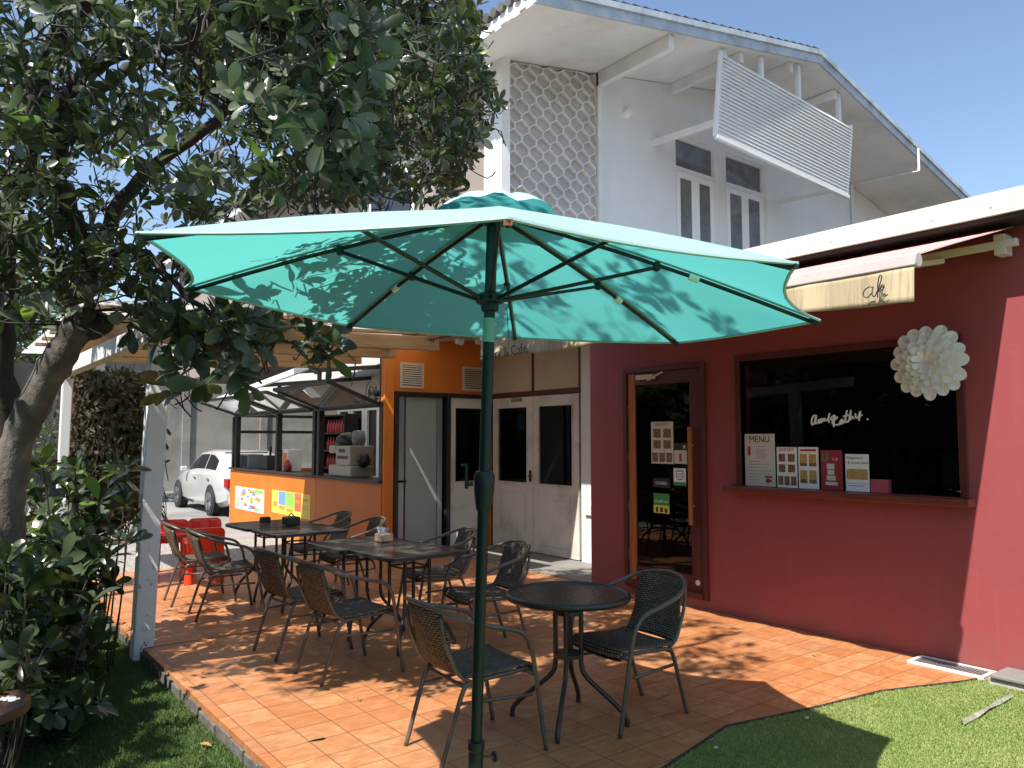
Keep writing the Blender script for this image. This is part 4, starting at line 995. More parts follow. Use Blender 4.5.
# ------------------------------------------------------------------ shrubs under the tree
def shrub(name, label, pts, mats, cat='shrub', stems=True, L=(.10, .17), young=.05, group=None, rows=LEAFROWS):
    c = sum((p for p in pts), V()) / len(pts); root = thing(name, label, cat, (c.x, c.y, -.1), group)
    lf, sm = MB(), MB()
    for p in pts:
        d = V((0, 0, .8)) + rvec() * .8; rosette(lf, p, d, rnd.randint(6, 9), rnd.uniform(*L), 2 if rnd.random() < young else 0, rows, .3, .46)
        if stems:
            g = V((p.x * .5 + c.x * .5 + rnd.uniform(-.08, .08), p.y * .5 + c.y * .5 + rnd.uniform(-.08, .08), -.12))
            if rnd.random() < .6: sm.tube(spline([g, g.lerp(p, .55) + rvec() * .05, p], 3), [.008, .0075, .007, .006, .005, .0045, .004], 5)
    lf.build('foliage', mats, root, smooth=True)
    if stems: sm.build('stems', 'twig_brown', root, smooth=True)
    return root
def spread(cx, cy, rx, ry, z0, z1, n): return [V((cx + rx * (rnd.random() + rnd.random() - 1), cy + ry * (rnd.random() + rnd.random() - 1), rnd.uniform(z0, z1))) for _ in range(n)]
shrub('garden_shrub', 'dense dark shrub with glossy leaves at the foot of the leaning trunk', spread(.42, 5.4, .5, .75, .1, .95, 170) + spread(.12, 4.5, .3, .5, .0, .75, 34) + spread(.85, 6.2, .32, .55, .05, .95, 130) + spread(.5, 5.5, .46, .85, -.08, .4, 190), ['leaf_bush', 'leaf_young'])
shrub('garden_shrub', 'sunlit shrub with yellow green leaf tips between trunk and white post', [at(rnd.uniform(40, 128), rnd.uniform(462, 545), D=rnd.uniform(5.2, 6.2)) for _ in range(36)], ['leaf_bush', 'leaf_young'], young=.5, L=(.12, .19))
shrub('garden_shrub', 'low dark shrub by the round table at the left edge', [at(rnd.uniform(-30, 50), rnd.uniform(640, 700), D=rnd.uniform(3.3, 4.1)) for _ in range(10)] + [at(rnd.uniform(-40, 30), rnd.uniform(560, 640), D=rnd.uniform(3.6, 4.4)) for _ in range(14)], ['leaf_bush', 'leaf_young'], young=.12, L=(.09, .15))
hd = thing('added_hedge', 'added tall dark hedge, unseen left of the view, to darken the window reflection', 'hedge', (-4, 5, -.1))  # added out of view so the shop window reflects something dark
m = MB()
for _ in range(5200):
    p = V((-4 + rnd.gauss(0, .35), rnd.uniform(-7, 17), rnd.uniform(-.05, 4.6))); leaf(m, p, V((1, 0, .2)) + rvec(), V((1, 0, .5)) + rvec() * .5, rnd.uniform(.25, .42), rnd.uniform(.12, .2), .2, .2, LEAFROWS_S)
m.build('foliage', ['leaf_dark'], hd)
gw = thing('added_dark_wall', 'added dark wall behind the added hedge, unseen, to keep sky out of the window reflection', 'wall', (-4.9, 5, -.1))  # added out of view to block bright sky between the hedge leaves
MB().box((-5.0, -8, -.12), (-4.8, 18, 4.2)).build('panel', 'dark_gap', gw)
MB().box((-5.05, -8, 4.203), (-4.75, 18, 4.28)).build('coping', 'concrete_slab', gw)
m = MB()
for k in range(25): y = -7 + k; m.tube([(-4.1, y, -.12), (-4.05 + rnd.uniform(-.1, .1), y + .1, 2), (-4, y + rnd.uniform(-.2, .2), 4.2)], [.05, .04, .02], 6)
m.build('stems', 'bark_dark', hd)
# creeper-covered trellis
tr = thing('creeper_trellis', 'trellis smothered in dark dry creeper beside the white post', 'trellis', (1.75, 9.3, -.1))
m = MB()
for x in (1.3, 2.1): m.beam((x, 9.35, -.11), (x, 9.35, 2.3), .05, .05, V((0, 1, 0)))
for z in (.5, 1.2, 1.9, 2.28): m.beam((1.3, 9.35, z), (2.1, 9.35, z), .03, .03)
m.build('trellis_frame', 'brown_timber', tr)
m = MB(); n = MB()
for _ in range(5200):
    p = V((rnd.gauss(1.66, .26), 9.35 + rnd.gauss(0, .14), rnd.uniform(.75, 2.35)))
    if p.x < 1.1 or p.x > 2.18: continue
    leaf(m, p, rvec() + V((0, 0, -.6)), V((0, -1, .3)), rnd.uniform(.05, .11), rnd.uniform(.02, .045), .3, .2, LEAFROWS_S)
for _ in range(260):
    p = V((rnd.uniform(1.15, 2.15), 9.35 + rnd.gauss(0, .12), rnd.uniform(.9, 2.45))); n.tube(spline([p, p + V((rnd.uniform(-.1, .1), rnd.uniform(-.1, .1), -.2)), p + V((rnd.uniform(-.25, .25), rnd.uniform(-.1, .1), -rnd.uniform(.35, .8)))], 3), .005, 4, cap=False)
m.build('creeper_leaves', 'leaf_vine', tr); n.build('creeper_stems', 'dry_vine', tr)
# far greenery and walls on the left
for i, (x, y, s_, lab) in enumerate(((-.6, 11.5, 1.0, 'bushy pale green shrub far behind the trunk'), (.9, 12.6, .8, 'small light shrub behind the creeper trellis'), (-2.6, 13.0, 1.3, 'tall loose shrub at the left edge beyond the lawn'))):
    shrub('far_shrub', lab, [V((x + rnd.gauss(0, .45 * s_), y + rnd.gauss(0, .45 * s_), rnd.uniform(.1, 2.3 * s_))) for _ in range(150)], ['leaf_far', 'leaf_young'], L=(.10, .17), young=.15, rows=LEAFROWS_S)
fe = thing('slat_fence', 'pale blue grey slatted fence beyond the far shrubs', 'fence', (-1, 15.5, -.1))
m = MB()
for k in range(26): m.box((-7 + k * .32, 15.5, .05), (-6.78 + k * .32, 15.53, 2.3))
m.build('slats', 'fence_blue_grey', fe)
m = MB()
for z in (.4, 1.2, 2.0): m.box((-7, 15.532, z), (1.3, 15.57, z + .08))
m.build('rails', 'fence_blue_grey', fe)
m = MB()
for x in (-7, -4.3, -1.6, 1.2): m.box((x, 15.575, -.12), (x + .1, 15.67, 2.45))
m.build('posts', 'white_paint', fe)
nh = thing('neighbour_house', 'white neighbouring house with dark roof seen through the tree', 'house', (-5, 26, -.1))
MB().box((-14, 24, -.12), (1.5, 33, 4.6)).build('wall', 'neighbour_white', nh)
m = MB(); i = m.pts([(-14.6, 23.4, 4.5), (2.1, 23.4, 4.5), (2.1, 33.6, 4.5), (-14.6, 33.6, 4.5), (-14.6, 28.5, 6.6), (2.1, 28.5, 6.6)])
for q in ((0, 1, 5, 4), (2, 3, 4, 5), (0, 4, 3), (1, 2, 5), (3, 2, 1, 0)): m.face([i[k] for k in q])
m.build('roof', 'roof_tile', nh)
for x in (-11, -7.5, -4, -.8):
    f = MB().box((x, 23.95, 1.2), (x + 1.5, 23.998, 2.7)).build('window', 'white_paint', nh); MB().box((x + .1, 23.93, 1.3), (x + 1.4, 23.949, 2.6)).build('pane', 'car_glass', f)
bw = thing('boundary_wall', 'stained grey concrete boundary wall with shade patches in its colour, behind the parked car', 'wall', (6, 27, -.1))
MB().box((1.6, 27, -.12), (26, 27.2, 4.2)).build('panel', 'boundary_concrete', bw)
m = MB()
for k in range(9): m.box((1.7 + k * 2.6, 26.93, -.12), (1.95 + k * 2.6, 26.998, 4.25))
m.box((1.6, 26.9, 4.202), (26, 27.3, 4.3)); m.build('pilaster', 'boundary_concrete', bw)
# a tree behind the wall puts shade on it
t2 = thing('yard_tree', 'leafy tree standing by the boundary wall beyond the car', 'tree', (1.2, 23.5, -.1))
MB().tube(spline([(1.2, 23.5, -.12), (1.3, 23.5, 1.5), (1.5, 23.4, 3.2), (1.8, 23.5, 4.6)], 4), [.17 - .006 * k for k in range(13)], 8).build('trunk', 'bark', t2, smooth=True)
m = MB()
for _ in range(420):
    d = rvec() * (rnd.random() ** .4); p = V((1.9 + d.x * 2.3, 23.6 + d.y * 2.2, 4.9 + d.z * 1.5)); rosette(m, p, V((0, 0, 1)) + rvec(), 6, .3, 0, LEAFROWS_S)
m.build('crown', ['leaf_far', 'leaf_young'], t2)

# ------------------------------------------------------------------ parked car
car = thing('parked_car', 'white saloon car parked behind the orange kiosk', 'car', (6.1, 19.2, -.115))
G = -.115; CX, CY0 = 6.12, 16.95            # centre line and tail
# stations: (y from tail, half width, bottom z, shoulder z, top-of-deck z)
st = [(0, .74, .40, .72, .90), (.08, .82, .30, .80, .99), (.5, .87, .22, .88, 1.02), (1.0, .88, .20, .90, .99), (1.9, .885, .18, .90, .98), (2.8, .885, .18, .88, .97), (3.3, .88, .20, .84, .95), (3.9, .85, .22, .78, .86), (4.35, .78, .25, .70, .76), (4.5, .66, .34, .58, .62)]
m = MB(); prev = None
for y, w, b_, sh_, tz in st:
    half = [(.0, b_), (w * .86, b_), (w * .97, b_ + .10), (w, (b_ + sh_) / 2), (w * .985, sh_), (w * .90, tz), (0, tz + .02)]
    ring = [(CX - x, CY0 + y, G + z) for x, z in half] + [(CX + x, CY0 + y, G + z) for x, z in half[-2:0:-1]]
    ring = m.pts(ring)
    if prev:
        n = len(ring)
        for k in range(n): m.face((prev[k], prev[(k + 1) % n], ring[(k + 1) % n], ring[k]))
    else: m.face(ring)
    prev = ring
m.face(prev[::-1]); m.build('body', 'car_white', car, smooth='auto')
gst = [(.55, .74, 1.0, 1.015), (.95, .70, .98, 1.30), (1.4, .655, .98, 1.435), (2.0, .64, .98, 1.465), (2.5, .645, .97, 1.44), (2.9, .68, .96, 1.28), (3.45, .76, .92, .96)]
m = MB(); prev = None
for y, w, b_, tz in gst:
    wb = .80
    ring = m.pts([(CX - wb, CY0 + y, G + b_), (CX - w - (.0), CY0 + y, G + tz - .05), (CX - w + .09, CY0 + y, G + tz), (CX + w - .09, CY0 + y, G + tz), (CX + w, CY0 + y, G + tz - .05), (CX + wb, CY0 + y, G + b_)])
    if prev:
        for k in range(5): m.face((prev[k], prev[k + 1], ring[k + 1], ring[k]))
    prev = ring
m.build('cabin', 'car_white', car, smooth='auto')
def sidep(y, u, s_):        # a point on the cabin side: u 0 sill .. 1 roof
    for (ya, wa, ba, ta), (yb_, wb, bb, tb) in zip(gst, gst[1:]):
        if ya <= y <= yb_:
            f_ = (y - ya) / (yb_ - ya); w = wa + (wb - wa) * f_; b_ = ba + (bb - ba) * f_; tz = ta + (tb - ta) * f_ - .05
            return V((CX + s_ * (.80 + (w - .80) * u + .006), CY0 + y, G + b_ + (tz - b_) * u))
for s_ in (-1, 1):
    for ys in ((.98, 1.10, 1.45, 1.78), (1.85, 2.2, 2.5, 2.8, 3.1)):
        m = MB(); pr = None
        for y in ys: 
            ring = m.pts([sidep(y, .12, s_), sidep(y, .90 if y < 2.85 else .8, s_)])
            if pr: m.face((pr[0], pr[1], ring[1], ring[0]))
            pr = ring
        m.build('side_window', 'car_glass', car)
m = MB()
def gp(y, x):
    for (ya, wa, ba, ta), (yb_, wb, bb, tb) in zip(gst, gst[1:]):
        if ya <= y <= yb_: return V((CX + x, CY0 + y - .01, G + ta + (tb - ta) * (y - ya) / (yb_ - ya) + .008))
m.quad(gp(.60, -.58), gp(.60, .58), gp(1.30, .50), gp(1.30, -.50)); m.build('rear_window', 'car_glass', car)
m = MB(); m.quad(gp(2.6, -.53), gp(2.6, .53), gp(3.38, .62), gp(3.38, -.62)); m.build('windscreen', 'car_glass', car)
for s_ in (-1, 1):
    m = MB(); m.box((CX + s_ * .62, CY0 - .015, G + .66), (CX + s_ * .84, CY0 + .22, G + .86)); m.build('tail_light', 'tail_red', car, bevel=.02)
    m = MB(); m.box((CX + s_ * .88, CY0 + 2.92, G + .93), (CX + s_ * 1.04, CY0 + 3.02, G + 1.06)); m.build('mirror', 'car_white', car, bevel=.03)
    for y in (1.15, 2.2): m = MB(); m.box((CX + s_ * .882, CY0 + y, G + .80), (CX + s_ * .905, CY0 + y + .16, G + .83)); m.build('door_handle', 'rim_metal', car, bevel=.006)
    for y in (1.05, 3.75):
        cx_ = CX + s_ * .80; m = MB(); m.lathe([(.20, -.105), (.30, -.11), (.325, -.08), (.325, .08), (.30, .11), (.20, .105)], (cx_, CY0 + y, G + .325), 28, 'X'); wh = m.build('wheel', 'tyre', car, smooth='auto')
        m = MB(); m.lathe([(.19, -.112), (.205, -.118), (.205, .118), (.19, .112)], (cx_, CY0 + y, G + .325), 24, 'X')
        for k in range(5):
            a = k * 2 * PI / 5; d = V((0, math.cos(a), math.sin(a))); m.beam(V((cx_ + s_ * .118, CY0 + y, G + .325)), V((cx_ + s_ * .118, CY0 + y, G + .325)) + d * .20, .055, .02, V((1, 0, 0)))
        m.build('rim', 'rim_metal', wh)
        m = MB(); m.lathe([(.36, -.004), (.36, .004)], (CX + s_ * .888, CY0 + y, G + .34), 28, 'X'); m.build('wheel_arch', 'tyre', car)
m = MB(); m.box((CX - .26, CY0 - .03, G + .52), (CX + .26, CY0 - .005, G + .64)); m.build('number_plate', 'paper_white', car)
m = MB(); m.box((CX - .78, CY0 - .03, G + .30), (CX + .78, CY0 + .1, G + .46)); m.build('bumper', 'car_white', car, bevel=.03)

# ------------------------------------------------------------------ furniture
def make_chair(kind, label):
    t_ = thing('rattan_chair', label, 'chair', (0, 0, 0), 'rattan chairs on the patio')
    hoop = spline([(.295, .26, 0), (.255, .263, .22), (.215, .268, .45), (.185, .272, .555), (.125, .278, .622), (.0, .28, .66), (-.15, .265, .70), (-.26, .215, .745), (-.325, .12, .775), (-.345, 0, .785)], 5)
    path = hoop + [V((p.x, -p.y, p.z)) for p in hoop[-2::-1]]
    MB().tube(path, .0125, 8).build('arm_frame', 'chair_metal', t_, smooth=True)
    for s_ in (-1, 1):
        MB().tube(spline([(-.285, .19 * s_, 0), (-.215, .196 * s_, .22), (-.165, .20 * s_, .36), (-.12, .203 * s_, .395), (.0, .205 * s_, .402), (.215, .205 * s_, .412)], 4), .012, 8).build('rear_leg', 'chair_metal', t_, smooth=True)
    m = MB(); m.tube([(.215, -.262, .395), (.215, .262, .395)], .010, 8); m.tube([(-.155, -.20, .375), (-.155, .20, .375)], .010, 8)
    m.tube([(.20, -.27, .30), (-.19, -.198, .30)], .009, 6); m.tube([(.20, .27, .30), (-.19, .198, .30)], .009, 6)
    m.build('seat_frame', 'chair_metal', t_, smooth=True)
    m = MB(); prev = None                          # seat: a dished woven pad with a rolled front
    prof = [(.235, .385), (.245, .412), (.225, .432), (.12, .428), (.0, .418), (-.11, .416), (-.165, .425)]
    for x, z in prof:
        row = m.pts([(x, .215 * u, z - .012 * (1 - u * u)) for u in (-1, -.6, -.2, .2, .6, 1)])
        if prev:
            for k in range(5): m.face((prev[k], row[k], row[k + 1], prev[k + 1]))
        prev = row
    o = m.build('seat', 'weave_%s_seat' % kind, t_, smooth=True); o.modifiers.new('s', 'SOLIDIFY').thickness = .012
    m = MB(); prev = None
    prof = [(-.165, .425, .20), (-.20, .45, .198), (-.235, .52, .195), (-.275, .62, .19), (-.305, .70, .185), (-.318, .765, .18)]
    for x, z, w in prof:
        row = m.pts([(x - .028 * (1 - u * u) + (.03 * u * u if z > .6 else 0), w * u, z) for u in (-1, -.6, -.2, .2, .6, 1)])
        if prev:
            for k in range(5): m.face((prev[k], row[k], row[k + 1], prev[k + 1]))
        prev = row
    bk = m.build('backrest', 'weave_%s_back' % kind, t_, smooth=True); bk.modifiers.new('s', 'SOLIDIFY').thickness = .010
    for s_ in (-1, 1): MB().tube(spline([(-.13, .203 * s_, .40), (-.19, .203 * s_, .44), (-.232, .199 * s_, .52), (-.272, .194 * s_, .62), (-.29, .188 * s_, .725)], 3), .0105, 7).build('back_upright', 'chair_metal', t_, smooth=True)
    return t_
brown = make_chair('brown', 'x'); dark = make_chair('dark', 'x')
CH = [(brown, 2.36, 3.425, -4, 'brown woven chair nearest the camera, behind the parasol pole'),
      (dark, 3.36, 3.26, 176, 'dark grey woven chair on the right of the round glass table'),
      (brown, 2.41, 5.02, 3, 'brown woven chair with one bare sunlit leg, at the near end of the long tables'),
      (brown, 2.38, 5.76, 4, 'brown woven chair just behind the one with the sunlit leg'),
      (brown, 2.30, 7.33, -6, 'brown woven chair at the far square table, second from the red chairs'),
      (brown, 2.27, 8.08, -4, 'brown woven chair nearest the red plastic chairs'),
      (dark, 3.52, 4.93, 172, 'dark woven chair with sun on its back, between pole and porch doors'),
      (dark, 3.72, 5.95, 168, 'dark woven chair half hidden behind the table with the tissue box'),
      (dark, 3.53, 7.30, 176, 'dark woven chair behind the tissue box, against the orange counter'),
      (dark, 3.56, 8.16, 176, 'dark woven chair farthest back, under the striped menu board')]
used = set()
for proto, x, y, a, lab in CH:
    o = proto if proto.name not in used else copy_tree(proto)
    used.add(proto.name); o.location = (x, y, .001); o.rotation_euler = (0, 0, R(a)); o['label'] = lab

def leg_path(r0, r1, a, zt):
    c_, s_ = math.cos(a), math.sin(a)
    return spline([(r0 * c_, r0 * s_, zt), (r0 * c_, r0 * s_, .42), (r0 * c_, r0 * s_, .32), ((r0 + .03) * c_, (r0 + .03) * s_, .25), ((r0 + r1) * .58 * c_, (r0 + r1) * .58 * s_, .14), (r1 * .94 * c_, r1 * .94 * s_, .07), (r1 * c_, r1 * s_, .035), (r1 * c_, r1 * s_, 0)], 4)
rt = thing('round_table', 'round black table with pebbled glass top beside the dark woven chair', 'table', (0, 0, 0))
m = MB(); m.lathe([(.0, .700), (.335, .700), (.335, .712), (0, .712)], (0, 0, 0), 48); m.build('glass_top', 'table_glass', rt, smooth='auto')
m = MB(); m.lathe([(.325, .690), (.352, .686), (.360, .70), (.356, .718), (.345, .722), (.336, .716), (.325, .698)], (0, 0, 0), 48); m.build('rim', 'black_metal', rt, smooth=True)
for k in range(4): MB().tube(leg_path(.075, .33, R(38) + k * PI / 2, .69), .014, 8).build('leg', 'black_metal', rt, smooth=True)
for z in (.60, .36): MB().lathe([(.072, z), (.082, z), (.082, z + .022), (.072, z + .022)], (0, 0, 0), 20).build('collar', 'black_metal', rt)
rt.location = (3.0, 3.38, .001)
sq = thing('square_table', 'x', 'table', (0, 0, 0), 'square glass tables in two pairs')
def rrect(w, d, r, n=5):
    out = []
    for cx_, cy_, a0 in ((w - r, d - r, 0), (-w + r, d - r, 90), (-w + r, -d + r, 180), (w - r, -d + r, 270)):
        out += [(cx_ + r * math.cos(R(a0 + 90 * k / n)), cy_ + r * math.sin(R(a0 + 90 * k / n))) for k in range(n + 1)]
    return out
m = MB(); m.prism(rrect(.355, .315, .05), .714, .726); m.build('glass_top', 'square_table_glass', sq, bevel=.002)
m = MB(); o_, i_ = rrect(.37, .33, .06), rrect(.345, .305, .045)
a = m.pts([(*p, .695) for p in o_]); b_ = m.pts([(*p, .722) for p in o_]); c_ = m.pts([(*p, .695) for p in i_]); d_ = m.pts([(*p, .713) for p in i_]); e_ = m.pts([(p[0] * .965, p[1] * .96, .728) for p in o_]); n = len(o_)
for k in range(n):
    q = (k + 1) % n; m.face((a[k], a[q], b_[q], b_[k])); m.face((c_[k], d_[k], d_[q], c_[q])); m.face((a[k], c_[k], c_[q], a[q])); m.face((b_[k], b_[q], e_[q], e_[k]))
m.build('rim', 'black_metal', sq)
for k in range(4): MB().tube(leg_path(.16, .36, R(45) + k * PI / 2, .695), .014, 8).build('leg', 'black_metal', sq, smooth=True)
q = .16 * math.cos(R(45))
for z in (.60,): MB().tube([(q, q, z), (-q, q, z), (-q, -q, z), (q, -q, z)], .009, 6, closed=True).build('brace', 'black_metal', sq)
TB = [(3.12, 5.40, 3, 'square dark glass table with napkin box, nearest the parasol pole'), (3.02, 6.02, 3, 'square dark glass table joined behind the one with the napkin box'),
      (2.97, 7.28, 1, 'square dark glass table with black caddy on it'), (2.93, 7.93, 2, 'square dark glass table farthest back, by the red chairs')]
for k, (x, y, a, lab) in enumerate(TB):
    o = sq if k == 0 else copy_tree(sq); o.location = (x, y, .001); o.rotation_euler = (0, 0, R(a)); o['label'] = lab
# table-top things
c = at(384, 541, Z=.735); nb = thing('napkin_box', 'tan wooden napkin box with white tissue on the near square table', 'napkin box', c)
MB().box((c.x - .06, c.y - .06, .733), (c.x + .06, c.y + .06, .80)).build('box', 'caddy_tan', nb, bevel=.008)
m = MB()
for k in range(9): p = V((c.x - .03 + rnd.uniform(-.03, .03), c.y + .02 + rnd.uniform(-.03, .03), .80)); q_ = V((rnd.uniform(-.06, .06), rnd.uniform(-.05, .05), rnd.uniform(.03, .06))); m.quad(p, p + V((.05, .01, 0)), p + q_ + V((.04, .03, 0)), p + q_)
m.build('tissue', 'tissue', nb)
c = at(291, 525, Z=.735); cd = thing('table_caddy', 'black condiment caddy with small handle on the far table', 'caddy', c)
MB().box((c.x - .075, c.y - .07, .733), (c.x + .075, c.y + .07, .82)).build('box', 'caddy_dark', cd, bevel=.015)
m = MB(); m.tube(spline([(c.x - .03, c.y, .82), (c.x, c.y, .85), (c.x + .03, c.y, .82)], 4), .006, 6); m.build('handle', 'caddy_dark', cd)
c = at(265, 523, Z=.735); cd = thing('small_holder', 'small dark menu holder on the farthest table', 'holder', c)
MB().box((c.x - .05, c.y - .03, .733), (c.x + .05, c.y + .03, .795)).build('box', 'caddy_dark', cd, bevel=.005); MB().box((c.x - .04, c.y - .005, .795), (c.x + .04, c.y + .005, .80)).build('slot', 'machine_black', cd)

# red plastic children's chairs
def red_chair(label):
    t_ = thing('plastic_chair', label, 'chair', (0, 0, 0), 'red plastic childrens chairs')
    m = MB(); m.prism(rrect(.18, .175, .04), .40, .44); m.build('seat', 'red_plastic', t_, bevel=.01)
    m = MB(); P = rrect(.18, .13, .06); i = m.pts([(-.165 + .0 - (z) * .18, x, .44 + z) for x, z in P]); j = m.pts([(-.20 - (z) * .18, x, .44 + z) for x, z in P]); n = len(P); m.face(i); m.face(j[::-1])
    for k in range(n): m.face((i[k], j[k], j[(k + 1) % n], i[(k + 1) % n]))
    m.box((-.175, -.13, .40), (-.135, -.05, .55)).box((-.175, .05, .40), (-.135, .13, .55)); m.build('backrest', 'red_plastic', t_, bevel=.008)
    for sx in (-1, 1):
        for sy in (-1, 1): MB().tube([(.125 * sx, .13 * sy, .41), (.150 * sx, .15 * sy, 0)], [.034, .045], 10).build('leg', 'red_plastic', t_, smooth='auto')
    return t_
rc = red_chair('x')
for k, (x, y, a, lab) in enumerate(((2.44, 9.90, -105, 'red plastic child chair closest to the white post'), (2.60, 9.16, 84, 'bright red child chair standing in front of the other two'), (2.84, 9.86, -100, 'red child chair half hidden behind the front one'))):
    o = rc if k == 0 else copy_tree(rc); o.location = (x, y, .001); o.scale = (1.1, 1.1, 1.08); o.rotation_euler = (0, 0, R(a)); o['label'] = lab

# round wooden stool-table at the left edge
c = at(-34, 708, Z=.50); sd = thing('garden_table', 'small round table with dark top and brown rim at the left edge of the lawn', 'table', (c.x, c.y, -.1))
m = MB(); m.lathe([(0, .475), (.215, .478), (.215, .505), (0, .505)], (c.x, c.y, 0), 36); m.build('top', 'table_glass', sd, smooth='auto')
m = MB(); m.lathe([(.216, .465), (.226, .467), (.23, .485), (.227, .504), (.222, .508), (.216, .506)], (c.x, c.y, 0), 36); m.build('rim', 'table_rim_brown', sd, smooth='auto')
for k in range(4):
    a = .5 + k * PI / 2; MB().tube([(c.x + .11 * math.cos(a), c.y + .11 * math.sin(a), .455), (c.x + .15 * math.cos(a), c.y + .15 * math.sin(a), -.10)], .014, 7).build('leg', 'black_metal', sd)
m = MB()
for _ in range(26): a = rnd.uniform(0, 6.28); r = .04 * math.sqrt(rnd.random()); p = V((c.x + .15 + r * math.cos(a), c.y - .02 + r * math.sin(a), .512)); m.lathe([(.002, -.006), (.009, 0), (.002, .006)], p, 6)
tag(m.build('pebbles', 'stone_white', loc=(c.x, c.y, .51)), 'scatter of white pebbles on the small round table', 'pebbles')

# ------------------------------------------------------------------ parasol
um = thing('parasol', 'large teal garden parasol open on a dark green pole', 'parasol', (1.795, 2.593, 0))
TIPS = [V((p[0] * .841, p[1] * .841, 1.6 + (p[2] - 1.6) * .841)) for p in ((3.475, 2.049, 2.183), (3.797, 3.215, 2.216), (3.266, 4.222, 2.311), (2.154, 4.539, 2.333), (1.014, 3.993, 2.355), (.562, 2.852, 2.311), (1.314, 1.731, 2.237), (2.388, 1.488, 2.213))]
APX = V((1.867, 2.548, 2.555)); PB = V((1.795, 2.593, 0)); HUB = V((1.853, 2.565, 2.176))
def rib_pt(k, s_, drop=0):
    p = APX.lerp(TIPS[k % 8], s_); p.z += .022 * math.sin(PI * s_) - drop; return p
NS, NTT = 10, 8
m = MB(); grid = {}
ctr = m.pts([APX])[0]
for k in range(8):
    for a in range(NTT):
        t_ = a / NTT
        for i in range(1, NS + 1):
            s_ = i / NS; p = rib_pt(k, s_).lerp(rib_pt(k + 1, s_), t_); b4 = 4 * t_ * (1 - t_)
            c0 = V((APX.x, APX.y, p.z)); p = p + (c0 - p) * ((.065 if k in (0, 1, 2, 3, 4, 7) else .03) * b4 * s_ ** 3); p.z -= (.02 if k < 5 else .004) * b4 * s_ + .004 * math.sin(9 * s_ + k * 2) * b4
            grid[(k * NTT + a, i)] = m.pts([p])[0]
NT_ = 8 * NTT
for a in range(NT_):
    b_ = (a + 1) % NT_; m.face((ctr, grid[(a, 1)], grid[(b_, 1)]))
    for i in range(1, NS): m.face((grid[(a, i)], grid[(a, i + 1)], grid[(b_, i + 1)], grid[(b_, i)]))
can = m.build('canopy', 'teal_cloth', um, smooth=True)
m = MB(); m.tube([V(can.data.vertices[grid[(a, NS)]].co) + WL[um.name] - V((0, 0, .003)) for a in range(NT_)], .006, 5, closed=True); m.build('hem', 'teal_cloth_vent', can)
for k in range(8):
    m = MB()
    for s0 in range(10): a, b_ = rib_pt(k, .1 + s0 * .088, .004), rib_pt(k, .1 + (s0 + 1) * .088, .004); m.beam(a, b_, .022, .003)
    m.build('seam_tape', 'teal_cloth_vent', can)
# crumpled vent cap
m = MB(); rings = []
for i, s_ in enumerate((.0, .3, .55, .75, .9, 1.0)):
    row = []
    for a in range(48):
        an = 2 * PI * a / 48; r = .25 * s_ ** .8 * (1 + .05 * math.sin(an * 8)); wv = (.018 * math.sin(an * 11) + .014 * math.sin(an * 5 + 1)) * s_
        k = an / (2 * PI) * 8; row.append((APX.x + r * math.cos(an), APX.y + r * math.sin(an), APX.z + .045 - .062 * s_ ** 3 + wv * .4))
    rings.append(m.pts(row))
for a_, b_ in zip(rings, rings[1:]):
    for k in range(48): m.face((a_[(k + 1) % 48], b_[(k + 1) % 48], b_[k], a_[k])[::-1] if False else (a_[k], b_[k], b_[(k + 1) % 48], a_[(k + 1) % 48]))
m.build('vent_cap', 'teal_cloth_vent', can, smooth=True)
for k in range(8):
    pts = [rib_pt(k, s_, .022) for s_ in (.03, .2, .4, .6, .8, .985)]
    rb = MB().tube(pts, .0085, 6).build('rib', 'green_black_metal', um, smooth=True)
    d = (V((TIPS[k].x, TIPS[k].y, 0)) - V((HUB.x, HUB.y, 0))).normalized()
    MB().tube([HUB + d * .045, rib_pt(k, .50, .034)], .0085, 6).build('strut', 'green_black_metal', rb)
    m = MB(); m.lathe([(.008, -.02), (.016, -.015), (.016, .015), (.008, .02)], rib_pt(k, .5, .03), 8); m.build('joint', 'green_black_metal', rb)
    if k in (0, 1, 3): MB().tube([rib_pt(k, .60, .024), rib_pt(k, .63, .024)], .016, 8).build('rib_tie', 'tissue', rb)
    m = MB(); m.beam(rib_pt(k, .965, .02), TIPS[k] + V((0, 0, -.012)), .022, .016); m.build('rib_tip', 'rust' if k == 6 else 'green_black_metal', rb)
rd = (HUB - PB).normalized()
MB().tube([PB + rd * .25, PB + rd * 2.53], .0235, 14).build('pole', 'green_black_metal', um, smooth='auto')
MB().tube([PB, PB + rd * .37, PB + rd * .375, PB + rd * .405, PB + rd * .406], [.031, .031, .035, .035, .026], 16).build('ground_sleeve', 'green_black_metal', um, smooth='auto')
m = MB(); kz = PB + rd * .345; m.tube([kz + V((.02, -.02, 0)), kz + V((.055, -.045, 0))], .007, 8); m.lathe([(.006, -.006), (.022, -.004), (.022, .004), (.006, .006)], kz + V((.058, -.047, 0)), 8, 'X'); m.build('clamp_knob', 'black_metal', um)
m = MB(); cb = PB + rd * 1.40
m.tube([cb - rd * .09, cb - rd * .082, cb - rd * .02, cb + rd * .05, cb + rd * .068, cb + rd * .072], [.026, .031, .040, .043, .037, .025], 14); cbx = m.build('crank_box', 'green_black_metal', um, smooth='auto')
m = MB(); p0 = cb + V((-.04, .02, .02)); m.tube([p0, p0 + V((-.022, .016, 0))], .010, 8); m.tube([p0 + V((-.022, .016, -.02)), p0 + V((-.022, .016, .075))], .007, 6); m.tube([p0 + V((-.022, .016, .075)), p0 + V((-.04, .03, .075))], .006, 6); m.build('crank_handle', 'green_black_metal', cbx)
